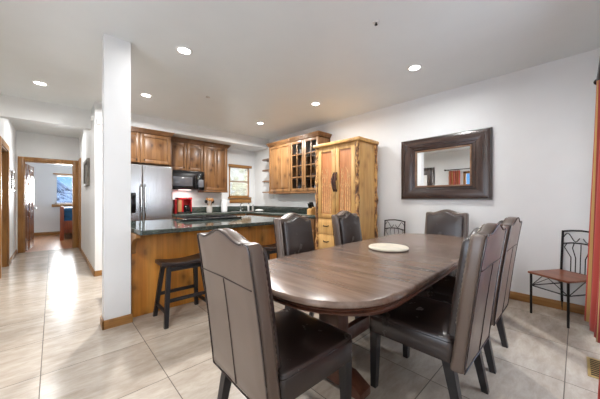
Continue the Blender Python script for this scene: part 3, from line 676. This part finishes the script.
sk = MB().panel(rrect(3.22, 3.96 - .02, 5.64, 5.98, .05), [(0, .9205), (0, .924), (.012, .926), (.02, .9215)], lambda u, v, d: (u, v, d)).build('kitchen_sink', M['steel'])
tag(sk, 'steel rimmed sink set in counter before the window', 'sink')
for k, (x, y, h, r, lb, mt) in enumerate([(3.83, 6.08, .20, .028, 'white soap bottle with pump, left of the pair in corner', 'whiteplastic'), (3.93, 6.02, .15, .027, 'short clear-grey soap bottle, right of the pair in corner', 'ceramic')]):
    t = thing('soap_bottle', lb, 'bottle', (x, y, .921), 0, 'soap bottles in the corner')
    MB().lathe([(r * .9, 0), (r, .01), (r, h * .7), (r * .45, h * .82), (r * .45, h * .86)], seg=16).build('bottle_body', M[mt], t)
    MB().tube([(0, 0, h * .85), (0, 0, h), (0, -.04, h + .002)], .008, 8).build('pump', M['black'], t)
dc = MB().lathe([(.03, 0), (.10, .012), (.105, .03), (.07, .048), (.02, .055)], seg=20).build('folded_dishcloth', M['whiteplastic']); dc.location = (3.82, 5.55, .921)
tag(dc, 'white crumpled dishcloth mound on the corner counter', 'cloth')
kb = thing('knife_block', 'light wood knife block beside the armoire', 'knife block', (3.72, 3.62, .921))
pts = [(-.06, 0), (.07, 0), (.07, .16), (-.04, .11), (-.06, .10)]
MB().panel(pts, [(.003, -.055), (0, -.05), (0, .05), (.003, .055)], lambda u, v, d: (u, d, v)).build('block', M['knifewood'], kb)
for i in range(3):
    for j in range(2):
        o = MB().tube([(0, 0, 0), (-.018, 0, .045), (-.040, 0, .095)], [.011, .014, .012], 8).build('knife', M['black'])
        o.location = (3.72 - .012 + .05 * j, 3.585 + .035 * i, .921 + .11 + .0127 + .0227 * j + .006)
        tag(o, 'black handled knife in the %s, %s column from the window side' % (('lower row', 'upper row')[j], ('third', 'middle', 'first')[i]), 'knife', 'knives in the block')
bx = thing('spice_jar', 'dark spice jar with pale lid between knife block and armoire', 'jar', (3.74, 3.42, .921))
MB().lathe([(.04, 0), (.042, .02), (.042, .13), (.03, .145)], seg=16).build('jar', M['ceramic'], bx); MB().lathe([(.036, .145), (.036, .175), (.03, .18)], seg=16).build('lid', M['black'], bx)

# armoire (local x along -Y of the room, face toward -X)
ar = thing('armoire', 'tall pine armoire with carved aspen doors and bark-edged corners', 'armoire', (3.475, 3.24, 0), -PI / 2)
AW, AD = .905, .52
MB().box(0, AW, 0, AD, .04, 2.14).build('cabinet_body', M['pine'], ar)
MB().box(-.045, AW + .045, -.06, AD, 2.14, 2.195, .012).build('top_board', M['pine'], ar)
MB().box(-.012, AW + .012, -.015, AD, 0, .10, .008).build('plinth', M['pine'], ar)
for px, py in ((AW - .028, -.012), (.022, -.012), (AW + .004, AD - .045)):
    rings = []
    for k in range(25):
        z = .10 + (2.04) * k / 24; r = .034 + .009 * math.sin(k * 1.9 + px * 9) + random.uniform(-.004, .004)
        rings.append([(px + (r + .006 * math.sin(3 * a + k)) * math.cos(a), py + (r * .75) * math.sin(a), z) for a in [2 * PI * q / 10 for q in range(10)]])
    MB().loft(rings).build('bark_post', M['bark'], ar)
for i, (a, c) in enumerate(((.058, .445), (.453, .842))):
    mb = MB(); z0, z1, s = .90, 2.12, .075
    mb.box(a, a + s, -.024, 0, z0, z1, .004).box(c - s, c, -.024, 0, z0, z1, .004).box(a + s, c - s, -.024, 0, z0, z0 + s, .004).box(a + s, c - s, -.024, 0, z1 - s, z1, .004)
    d = mb.build('door', M['pine'], ar)
    MB().box(a + s, c - s, -.008, 0, z0 + s, z1 - s).build('door_panel', M['pinepanel'], d)
    cv = MB(); wd = c - a - 2 * s
    for q in range(5):
        x = a + s + wd * (q + .5 + random.uniform(-.2, .2)) / 5; top = z0 + s + random.uniform(.55, .78); sw = random.uniform(-.02, .02)
        cv.tube([(x, -.009, z0 + s + .01), (x + sw * .4, -.010, z0 + s + .3), (x + sw, -.009, top)], [.013, .010, .004], 6)
        for bz in (.45, .6, .7):
            if z0 + s + bz < top: cv.tube([(x + sw * bz, -.009, z0 + s + bz), (x + sw * bz + random.choice((-1, 1)) * .045, -.009, z0 + s + bz + .08)], [.006, .002], 5)
    cv.build('carved_trees', M['carve'], d)
    hx = .425 if i == 0 else .472
    MB().tube([(hx, -.024, 1.36), (hx + .008, -.06, 1.40), (hx - .01, -.066, 1.52), (hx + .012, -.062, 1.63), (hx, -.024, 1.67)], [.018, .017, .022, .017, .014], 8).sphere((hx + (.012 if i else -.012), -.06, 1.56), .024, (1, 1, 1.3), 8).build('branch_handle', plain('dark_branch', (74, 40, 28), .5, var=.3, vscale=30), d)
for i, (z0, z1) in enumerate(((.62, .88), (.35, .61), (.11, .34))):
    d = MB().box(.058, .842, -.024, 0, z0, z1, .006).box(.10, .80, -.030, -.02, z0 + .03, z1 - .03, .005).build('drawer', M['pine'], ar)
    for hx in (.25, .65):
        MB().tube([(hx - .06, -.026, z0 + .15), (hx - .04, -.055, z0 + .14), (hx + .04, -.055, z0 + .14), (hx + .06, -.026, z0 + .15)], .008, 8).build('drawer_pull', M['darkmetal'], d)

# bar stools at the island
def make_stool(label, loc, rz):
    t = thing('bar_stool', label, 'stool', loc, rz, 'saddle stools at the island')
    rings = []
    n = 14
    for k in range(n + 1):
        x = -.235 + .47 * k / n; dip = .028 * (abs(x) / .235) ** 2
        zt, zb = .585 + dip, .548 + dip * .8; e = .012 if k in (0, n) else 0
        rings.append([(x, -.125 + e, zb + .006), (x, -.118, zb), (x, .118, zb), (x, .125 - e, zb + .006), (x, .125 - e, zt - .008), (x, .115, zt - e), (x, 0, zt + .003 - e), (x, -.115, zt - e), (x, -.125 + e, zt - .008)])
    MB().loft(rings).build('seat', M['stoolseat'], t)
    for sx_ in (-1, 1):
        for sy_ in (-1, 1):
            MB().beam((sx_ * .218, sy_ * .185, 0), (sx_ * .165, sy_ * .088, .562), .036, .036, .04, .04).build('leg', M['stool'], t)
    P = lambda sx_, sy_, z: (sx_ * (.218 - .053 * z / .562), sy_ * (.185 - .097 * z / .562), z)
    for sy_ in (-1, 1):
        a, c = P(-1, sy_, .235), P(1, sy_, .235); MB().box(a[0], c[0], a[1] - .011, a[1] + .011, .218, .252, .003).build('stretcher', M['stool'], t)
        a, c = P(-1, sy_, .535), P(1, sy_, .535); MB().box(a[0], c[0], a[1] - .011, a[1] + .011, .505, .545, .003).build('apron', M['stool'], t)
    for sx_ in (-1, 1):
        a = P(sx_, 1, .13); MB().box(a[0] - .011, a[0] + .011, -a[1], a[1], .115, .148, .003).build('stretcher', M['stool'], t)
    return t
st = make_stool('black saddle stool nearest the white post, in front of island', (1.0, 2.86, 0), 0)
dup(st, (2.20, 2.86, 0), 0, 'black saddle stool further along island, half hidden by chairs')

# ------------------------------------------------------------------ dining table
def sup(cx, cy, a, b_, n, t0, t1, m):
    out = []
    for k in range(m + 1):
        t = t0 + (t1 - t0) * k / m; c_, s_ = math.cos(t), math.sin(t)
        out.append((cx + a * math.copysign(abs(c_) ** (2 / n), c_), cy + b_ * math.copysign(abs(s_) ** (2 / n), s_)))
    return out
tb = thing('dining_table', 'large dark walnut oval-ended dining table with double moulded edge', 'table', (2.195, 1.115, 0), math.radians(1.6))
hl, hb = .88, .51
outl = sup(hl, 0, .52, hb, 2.5, -PI / 2, PI / 2, 24) + sup(-hl, 0, .52, hb, 2.5, PI / 2, 3 * PI / 2, 24)
xy = lambda u, v, d: (u, v, d)
MB().panel(outl, [(.03, .738), (.008, .738), (.001, .743), (0, .752), (.002, .762), (.008, .769), (.018, .772), (.06, .772)], xy).build('tabletop', M['table'], tb)
MB().panel(outl, [(.05, .702), (.022, .702), (.014, .706), (.012, .712), (.016, .718), (.024, .720), (.014, .723), (.012, .730), (.018, .738), (.05, .738)], xy).build('edge_moulding', M['tablebase'], tb)
sm_ = MB()
for xx in (-.36, .36): sm_.box(xx - .0015, xx + .0015, -hb + .02, hb - .02, .7718, .7724)
sm_.build('leaf_seam', M['seam'], tb)
MB().panel([(u * .84, v * .80) for u, v in outl], [(0, .62), (0, .705)], xy).build('apron', M['tablebase'], tb)
for sgn in (-1, 1):
    x = sgn * .80
    pts = [(u + .05, v) for u, v in [(-.11, .10), (.11, .10), (.10, .18), (.085, .30), (.085, .50), (.11, .62), (-.11, .62), (-.085, .50), (-.085, .30), (-.10, .18)]]
    MB().panel(pts, [(.006, x - .06), (0, x - .052), (0, x + .052), (.006, x + .06)], lambda u, v, d: (d, u, v)).build('pedestal', M['tablebase'], tb)
    pts = [(u + .05, v) for u, v in [(-.25, 0), (-.17, 0), (-.14, .02), (.14, .02), (.17, 0), (.25, 0), (.25, .045), (.14, .105), (-.14, .105), (-.25, .045)]]
    MB().panel(pts, [(.006, x - .06), (0, x - .05), (0, x + .05), (.006, x + .06)], lambda u, v, d: (d, u, v)).build('foot', M['tablebase'], tb)
MB().box(-.75, .75, .025, .075, .20, .30, .006).build('stretcher', M['tablebase'], tb)
lz = thing('serving_board', 'round cream serving board lying on the dining table', 'serving board', (2.20, 1.17, .7735))
MB().lathe([(.13, 0), (.165, .004), (.172, .012), (.172, .020), (.165, .026), (.12, .026), (.001, .026)], seg=40).build('board', M['cream'], lz)

# dining chairs (local: faces +Y)
def crest(x):
    a = abs(x) / .25
    h = 1.045 + .045 * (0.5 + 0.5 * math.cos(PI * min(1, a / .72))) if a < .72 else 1.045 + .006 * math.sin(PI * (a - .72) / .28)
    return h
def back_outline(hw0, hw1, z0, drop, n=18):
    out = [(-hw0, z0), (hw0, z0)]
    for k in range(1, 8): out.append((hw0 + (hw1 - hw0) * k / 8, z0 + (1.03 - drop - z0) * k / 8))
    out.append((hw1, 1.03 - drop))
    for k in range(n + 1):
        x = hw1 * (1 - 2 * (k + .35) / (n + .7)); out.append((x, crest(x * .25 / hw1) - drop))
    out.append((-hw1, 1.03 - drop))
    for k in range(7, 0, -1): out.append((-hw0 - (hw1 - hw0) * k / 8, z0 + (1.03 - drop - z0) * k / 8))
    return out
def lean(z): return .115 * max(0, z - .34) + .05 * max(0, z - .55) ** 2
def make_chair(label, loc, rz):
    t = thing('dining_chair', label, 'chair', loc, rz, 'leather dining chairs')
    o = rrect(-.262, .262, -.20, .30, .03)
    MB().panel(o, [(.012, .36), (.002, .364), (0, .372), (0, .462), (.003, .468), (.0, .474), (.004, .487), (.014, .495), (.05, .502), (.12, .506)], xy).build('seat', M['leatherseat'], t)
    bo = back_outline(.262, .252, .335, 0)
    bk = MB().panel(bo, roundprof(.068, .020, 5, .004, .0), lambda u, v, d: (u, -.255 - lean(v) + d, v)).build('backrest', M['leather'], t)
    wt = back_outline(.258, .248, .340, .004, 24); wl = [(u, v) for u, v in wt[1:]] + [wt[0]]
    MB().tube([(u, -.2545 - lean(v), v) for u, v in wl], .0042, 6, True).build('welt', M['leatherseat'], bk)
    z_s = .865
    sm = MB().tube([(-.232, -.2565 - lean(z_s) - .002, z_s), (0, -.2565 - lean(z_s + .012) - .0035, z_s + .006), (.232, -.2565 - lean(z_s) - .002, z_s)], .0028, 6)
    sm.tube([(0, -.2565 - lean(z) - .0033, z) for z in (.36, .45, .55, .65, .75, .865)], .0028, 6)
    sm.build('seam', M['seam'], bk)
    co = back_outline(.222, .214, .47, .03)
    cu = MB().panel(co, roundprof(.058, .020, 4, 0, .008), lambda u, v, d: (u, -.200 - lean(v) + d, v)).build('back_cushion', M['leatherseat'], t)
    ring = back_outline(.243, .234, .50, .012, 26)[1:]; pts = []
    for i in range(len(ring) - 1):
        a, c = ring[i], ring[i + 1]; l = math.hypot(c[0] - a[0], c[1] - a[1]); m = max(1, int(l / .011))
        for k in range(m): pts.append((a[0] + (c[0] - a[0]) * k / m, a[1] + (c[1] - a[1]) * k / m))
    nb = MB().tube([(u, -.187 - lean(v), v) for u, v in pts], [(.0062, .003)[k % 2] for k in range(len(pts))], 6)
    nb.build('nailhead_trim', M['nail'], bk)
    for sx_ in (-1, 1):
        MB().beam((sx_ * .232, .268, 0), (sx_ * .228, .262, .368), .036, .036, .052, .052).build('leg', M['legblack'], t)
        MB().beam((sx_ * .232, -.245, 0), (sx_ * .225, -.17, .368), .036, .036, .05, .055).build('leg', M['legblack'], t)
    return t
R = math.radians
ch = make_chair('brown leather dining chair nearest the camera, seen from behind', (.885, 1.09, 0), -PI / 2 + R(-1))
wp = MB()
c2 = dup(ch, (1.765, .645, 0), R(0), 'leather dining chair with a worn seat spot, right side of table nearest camera')
dup(ch, (2.50, .655, 0), R(0), 'leather dining chair behind the worn-seat chair on the right table side')
dup(ch, (3.47, 1.19, 0), PI / 2, 'leather dining chair at the far table end under the mirror')
dup(ch, (1.775, 1.61, 0), PI + R(12), 'leather dining chair on island side of table, nearer the stools')
dup(ch, (2.55, 1.57, 0), PI + R(8), 'leather dining chair on island side of table, in front of the armoire')
blob = [(.030 * math.cos(a) * (1 + .3 * math.sin(3 * a)), .026 * math.sin(a) * (1 + .25 * math.cos(2 * a))) for a in [2 * PI * k / 18 for k in range(18)]]
wp = MB().panel(blob, [(0, .5045), (.002, .5068)], lambda u, v, d: (u - .02, v + .06, d)).build('worn_patch', M['worn'], c2)
wp['label'] = 'pale peeling spot on the seat'

# metal side chairs (local: faces +Y, width .36)
def make_metal(label, loc, rz):
    t = thing('metal_chair', label, 'chair', loc, rz, 'black metal side chairs')
    MB().panel(rrect(-.19, .19, -.215, .235, .02), [(.006, .428), (0, .432), (0, .444), (.006, .449)], xy).build('seat', M['cherry'], t)
    r = .0105
    for sx_ in (-1, 1):
        MB().tube([(sx_ * .168, .205, 0), (sx_ * .168, .205, .427)], r, 8).build('leg', M['iron'], t)
        MB().tube([(sx_ * .168, -.215, 0), (sx_ * .168, -.20, .43), (sx_ * .168, -.225, .88)], r, 8).build('leg', M['iron'], t)
    f = MB(); yb = lambda z: -.20 - .025 * max(0, z - .43) / .45
    f.tube([(-.168, yb(.87), .87), (-.09, yb(.88), .885), (0, yb(.89), .892), (.09, yb(.88), .885), (.168, yb(.87), .87)], .0095, 8)
    f.tube([(-.168, yb(.72), .735), (-.08, yb(.72), .755), (0, yb(.72), .76), (.08, yb(.72), .755), (.168, yb(.72), .735)], .008, 8)
    f.build('back_rail', M['iron'], t)
    s = MB()
    for sx_ in (-1, 1):
        s.tube([(sx_ * (.155 - .0 * k) - sx_ * .14 * k / 12, yb(.8), .812 + .042 * math.sin(2 * PI * k / 12)) for k in range(13)], .0045, 6)
    s.build('scroll', M['iron'], t)
    s = MB()
    for x in (-.11, -.055, 0, .055, .11):
        bow = x * .55
        s.tube([(x * .75, yb(.45), .44), (x * .75, yb(.55), .60), (x + bow * .6, yb(.68), .70), (x * 1.1, yb(.7), .75)], .005, 6)
    s.build('back_spindle', M['iron'], t)
    s = MB()
    s.tube([(-.168, .205, .30), (.168, .205, .30)], .006, 6).tube([(-.168, .205, .30), (0, .205, .42), (.168, .205, .30)], .004, 6)
    for sx_ in (-1, 1): s.tube([(sx_ * .168, .205, .30), (sx_ * .168, -.205, .30)], .006, 6).tube([(sx_ * .168, .19, .305), (sx_ * .168, 0, .42), (sx_ * .168, -.19, .305)], .004, 6)
    s.build('brace', M['iron'], t)
    return t
fd = Vector((-.353, .227)).normalized()
ctr = Vector(((3.755 + 3.547) / 2, (.344 + .057) / 2)) - fd * .205
mc = make_metal('black metal chair with brown seat beside the striped curtain', (ctr.x, ctr.y, 0), math.atan2(fd.y, fd.x) - PI / 2)
dup(mc, (3.80, 2.03, 0), PI / 2, 'black metal chair against wall between armoire and mirror')

# wall mirror
mr = thing('wall_mirror', 'large wall mirror in a wide dark mitred wood frame', 'mirror', (XW - .001, 1.343, 1.682))
hy, hz = .598, .463; iy, iz = .352, .255
prof = [(0, 0), (0, .030), (.018, .062), (.045, .068), (.175, .036), (.178, .044), (.205, .040), (.21, .030), (.246, .022), (.246, .0)]
def frame_side(a, b_):
    rings = []
    for c0 in (a, b_):
        ring = []
        for ins, dep in prof:
            k = ins / .246
            ring.append((-dep, c0[0] * (hy - (hy - iy) * k), c0[1] * (hz - (hz - iz) * k)))
        rings.append(ring)
    return MB().loft(rings)
for a, b_, mt in (((-1, 1), (1, 1), 'mframe'), ((1, -1), (-1, -1), 'mframe'), ((1, 1), (1, -1), 'mframez'), ((-1, -1), (-1, 1), 'mframez')):
    frame_side(a, b_).build('frame_rail', M[mt], mr)
lp = MB()
for sg in (-1, 1):
    lp.box(-.036, -.020, -iy - .022, iy + .022, sg * (iz + .011) - .011, sg * (iz + .011) + .011, .003).box(-.036, -.020, sg * (iy + .011) - .011, sg * (iy + .011) + .011, -iz, iz, .003)
lp.build('inner_lip', M['mgold'], mr)
MB().box(-.018, -.012, -iy, iy, -iz, iz).build('mirror_glass', M['mirror'], mr)

# curtains, rods, floor register
def curtain(name, label, p0, p1, z0, z1, amp, folds, per, flare, group, along, out=0.0):
    # p0 -> p1 on the floor plan; 'along' is the outward normal of the folds
    b = bmesh.new(); uvl = b.loops.layers.uv.new('UVMap'); nu, nv = folds * 14, 22
    d = Vector((p1[0] - p0[0], p1[1] - p0[1])); L_ = d.length; d.normalize(); nrm = Vector(along); g = {}
    for j in range(nv + 1):
        t = j / nv; z = z0 + (z1 - z0) * (1 - t)
        for i in range(nu + 1):
            s = i / nu; fl = 1 + flare * t ** 1.5
            off = amp * (0.5 + 0.5 * t) * math.sin(2 * PI * folds * s + .8 * math.sin(2.2 * s * PI)) + amp * .25 * math.sin(5 * PI * s + 2 * t)
            q = Vector(p1) - d * (L_ * (1 - s) * fl) if flare >= 0 else Vector(p0) + d * (L_ * s * (1 - flare * t ** 1.5))
            q = q + nrm * (off + out * t ** 1.5); g[i, j] = b.verts.new((q.x, q.y, z))
    for j in range(nv):
        for i in range(nu):
            f = b.faces.new((g[i, j], g[i, j + 1], g[i + 1, j + 1], g[i + 1, j]))
            for lo, (a, c) in zip(f.loops, ((i, j), (i, j + 1), (i + 1, j + 1), (i + 1, j))): lo[uvl].uv = (a / nu * per, c / nv)
    m = MB(); m.bm.free(); m.bm = b
    o = m.build(name, M['curtain'], None, 60)
    so = o.modifiers.new('thickness', 'SOLIDIFY'); so.thickness = .006
    return tag(o, label, 'curtain', group)
curtain('curtain', 'red and gold striped curtain hanging behind the metal chair', (3.50, -.145), (2.95, -.21), .13, 2.26, .05, 5, 4.6, -.0, 'striped curtains', (0, 1), .05)
curtain('curtain', 'red striped curtain edge at lower right nearest the camera', (1.98, -.175), (1.45, -.19), .06, 2.26, .045, 5, 4.4, -.0, 'striped curtains', (0, 1), .065)
rd = thing('curtain_rod', 'dark curtain rod over the patio door', 'curtain rod', (0, 0, 0))
MB().tube([(1.35, -.13, 2.29), (3.58, -.13, 2.29)], .014, 10).build('rod', M['darkmetal'], rd)
MB().sphere((3.60, -.13, 2.29), .03).sphere((1.33, -.13, 2.29), .03).build('finial', M['darkmetal'], rd)
MB().box(3.50, 3.515, -.30, -.13, 2.275, 2.30).box(1.40, 1.415, -.30, -.13, 2.275, 2.30).build('bracket', M['darkmetal'], rd)
curtain('curtain', 'red striped curtain on the window seen only in the mirror', (-1.04, 2.50), (-1.04, 2.82), .05, 2.13, .035, 5, 2.0, -.0, 'striped curtains', (1, 0))
rd = thing('curtain_rod', 'dark curtain rod seen only in the mirror', 'curtain rod', (0, 0, 0))
MB().tube([(-1.04, -.1, 2.16), (-1.04, 2.90, 2.16)], .014, 10).build('rod', M['darkmetal'], rd)
MB().sphere((-1.04, 2.93, 2.16), .03).build('finial', M['darkmetal'], rd)
MB().box(-1.15, -1.04, 2.86, 2.875, 2.148, 2.172).box(-1.15, -1.04, 0, .015, 2.148, 2.172).build('bracket', M['darkmetal'], rd)
rg = thing('floor_register', 'brass floor vent cover set in the tile near the curtains', 'vent', (2.85, -.10, 0), 0)
mb = MB().box(-.16, .16, -.05, .05, 0.0005, .006, .002); mb.build('vent_plate', M['brass'], rg)
mb = MB()
for k in range(9): mb.box(-.135 + .031 * k, -.118 + .031 * k, -.035, .035, .0055, .0068)
mb.build('vent_slots', M['iron'], rg)

# ------------------------------------------------------------------ ceiling fittings
def lamp(label, x, y, on=1.0):
    t = thing('recessed_ceiling_light', label, 'ceiling light', (x, y, ZC), 0, 'recessed ceiling lights')
    MB().lathe([(.058, -.001), (.062, -.010), (.080, -.008), (.086, -.0005)], seg=28).build('trim_ring', M['whiteplastic'], t)
    MB().lathe([(.001, -.004), (.057, -.004), (.057, -.001)], seg=24).build('lamp_lens', M['lens'], t)
    l = bpy.data.lights.new('downlight', 'AREA'); l.shape = 'DISK'; l.size = .12; l.energy = LAMP_W * on; l.color = (1.0, .99, .975); l.spread = R(170)
    o = bpy.data.objects.new('downlight', l); C.objects.link(o); o.parent = t; o.location = (0, 0, -.014)
for lb, x, y, on in (('recessed ceiling light at the hallway side, leftmost of the room', -.12, 4.94, .38), ('recessed ceiling light above the island front, nearest the post', 1.0, 2.82, .5), ('recessed ceiling light above the refrigerator aisle', 1.015, 4.42, 3.5),
                 ('recessed ceiling light deep in kitchen near the window corner', 3.08, 4.44, 2.6), ('recessed ceiling light in front of the armoire', 3.11, 2.92, .8), ('recessed ceiling light above the dining table and mirror', 3.11, 1.32, .75)): lamp(lb, x, y, on)
lamp('recessed ceiling light inside the hallway beyond the beam', -.08, 7.3, .75)
lamp('added unseen ceiling light behind the camera to the left of the dining table', -.25, 1.15, 1.15)  # unseen light added to brighten the near chair back and island front
sp = thing('fire_sprinkler', 'small dark fire sprinkler head on ceiling above the dining table', 'sprinkler', (2.067, 1.215, ZC))
MB().lathe([(.02, -.006), (.028, -.004), (.03, -.0005)], seg=18).build('escutcheon', M['whiteplastic'], sp)
MB().lathe([(.007, -.024), (.007, -.006)], seg=10).lathe([(.013, -.027), (.013, -.023)], seg=12).build('sprinkler_head', M['iron'], sp)
o = MB().lathe([(.02, -.012), (.03, -.008), (.032, -.0005)], seg=18).build('ceiling_sensor', M['ceramic']); o.location = (1.72, 3.86, ZC)
tag(o, 'tiny round sensor on the kitchen ceiling over the island', 'sensor')
sd = MB().lathe([(.03, .032), (.055, .03), (.065, .01), (.068, .001)], seg=24).build('smoke_detector', M['whiteplastic']); sd.location = (.489, 5.52, 2.58); sd.rotation_euler = (0, -PI / 2, 0)
tag(sd, 'white round smoke detector high on the hall wall corner', 'smoke detector')
cb = MB().box(.52, .595, 5.225, 5.259, 2.42, 2.52, .006).build('door_chime_box', M['whiteplastic'])
tag(cb, 'small white chime box high on the wall end left of the kitchen', 'chime box')
# hall decorations
pf = thing('framed_hall_mirror', 'weathered grey framed panel on the right hallway wall', 'picture', (.489, 6.45, 1.72))
MB().box(-.035, 0, -.42, -.36, -.25, .25, .006).box(-.035, 0, .36, .42, -.25, .25, .006).box(-.035, 0, -.36, .36, .19, .25, .006).box(-.035, 0, -.36, .36, -.25, -.19, .006).build('frame', M['picframe'], pf)
MB().box(-.012, 0, -.36, .36, -.19, .19).build('panel', M['picframe'], pf)
for lb, y in (('framed pale print on left hall wall, nearer one', 7.45), ('framed pale print on left hall wall, further one', 7.95)):
    p = thing('framed_print', lb, 'picture', (-.599, y, 1.60), 0, 'prints on the left hall wall')
    MB().box(0, .022, -.19, -.16, -.21, .21, .003).box(0, .022, .16, .19, -.21, .21, .003).box(0, .022, -.16, .16, .18, .21, .003).box(0, .022, -.16, .16, -.21, -.18, .003).build('frame', M['mframez'], p)
    MB().box(0, .008, -.16, .16, -.18, .18).build('print', M['picture'], p)
bd = thing('bed', 'wooden bed with blue cover in the bedroom beyond the hall', 'bed', (0, 0, 0))
for x in (.16, 1.75): MB().box(x, x + .09, 10.5, 10.58, 0, 1.02, .01).build('bed_post', M['bedwood'], bd)
MB().box(.25, 1.75, 10.52, 10.56, .30, .58, .01).build('footboard', M['bedwood'], bd)
MB().box(.2, 1.8, 10.56, 12.42, .22, .36).build('bed_base', M['bedwood'], bd)
MB().panel(rrect(.22, 1.78, 10.57, 12.45, .08), roundprof(.6, .09, 4), lambda u, v, d: (u, v, .36 + d)).build('blue_cover', M['blue'], bd)
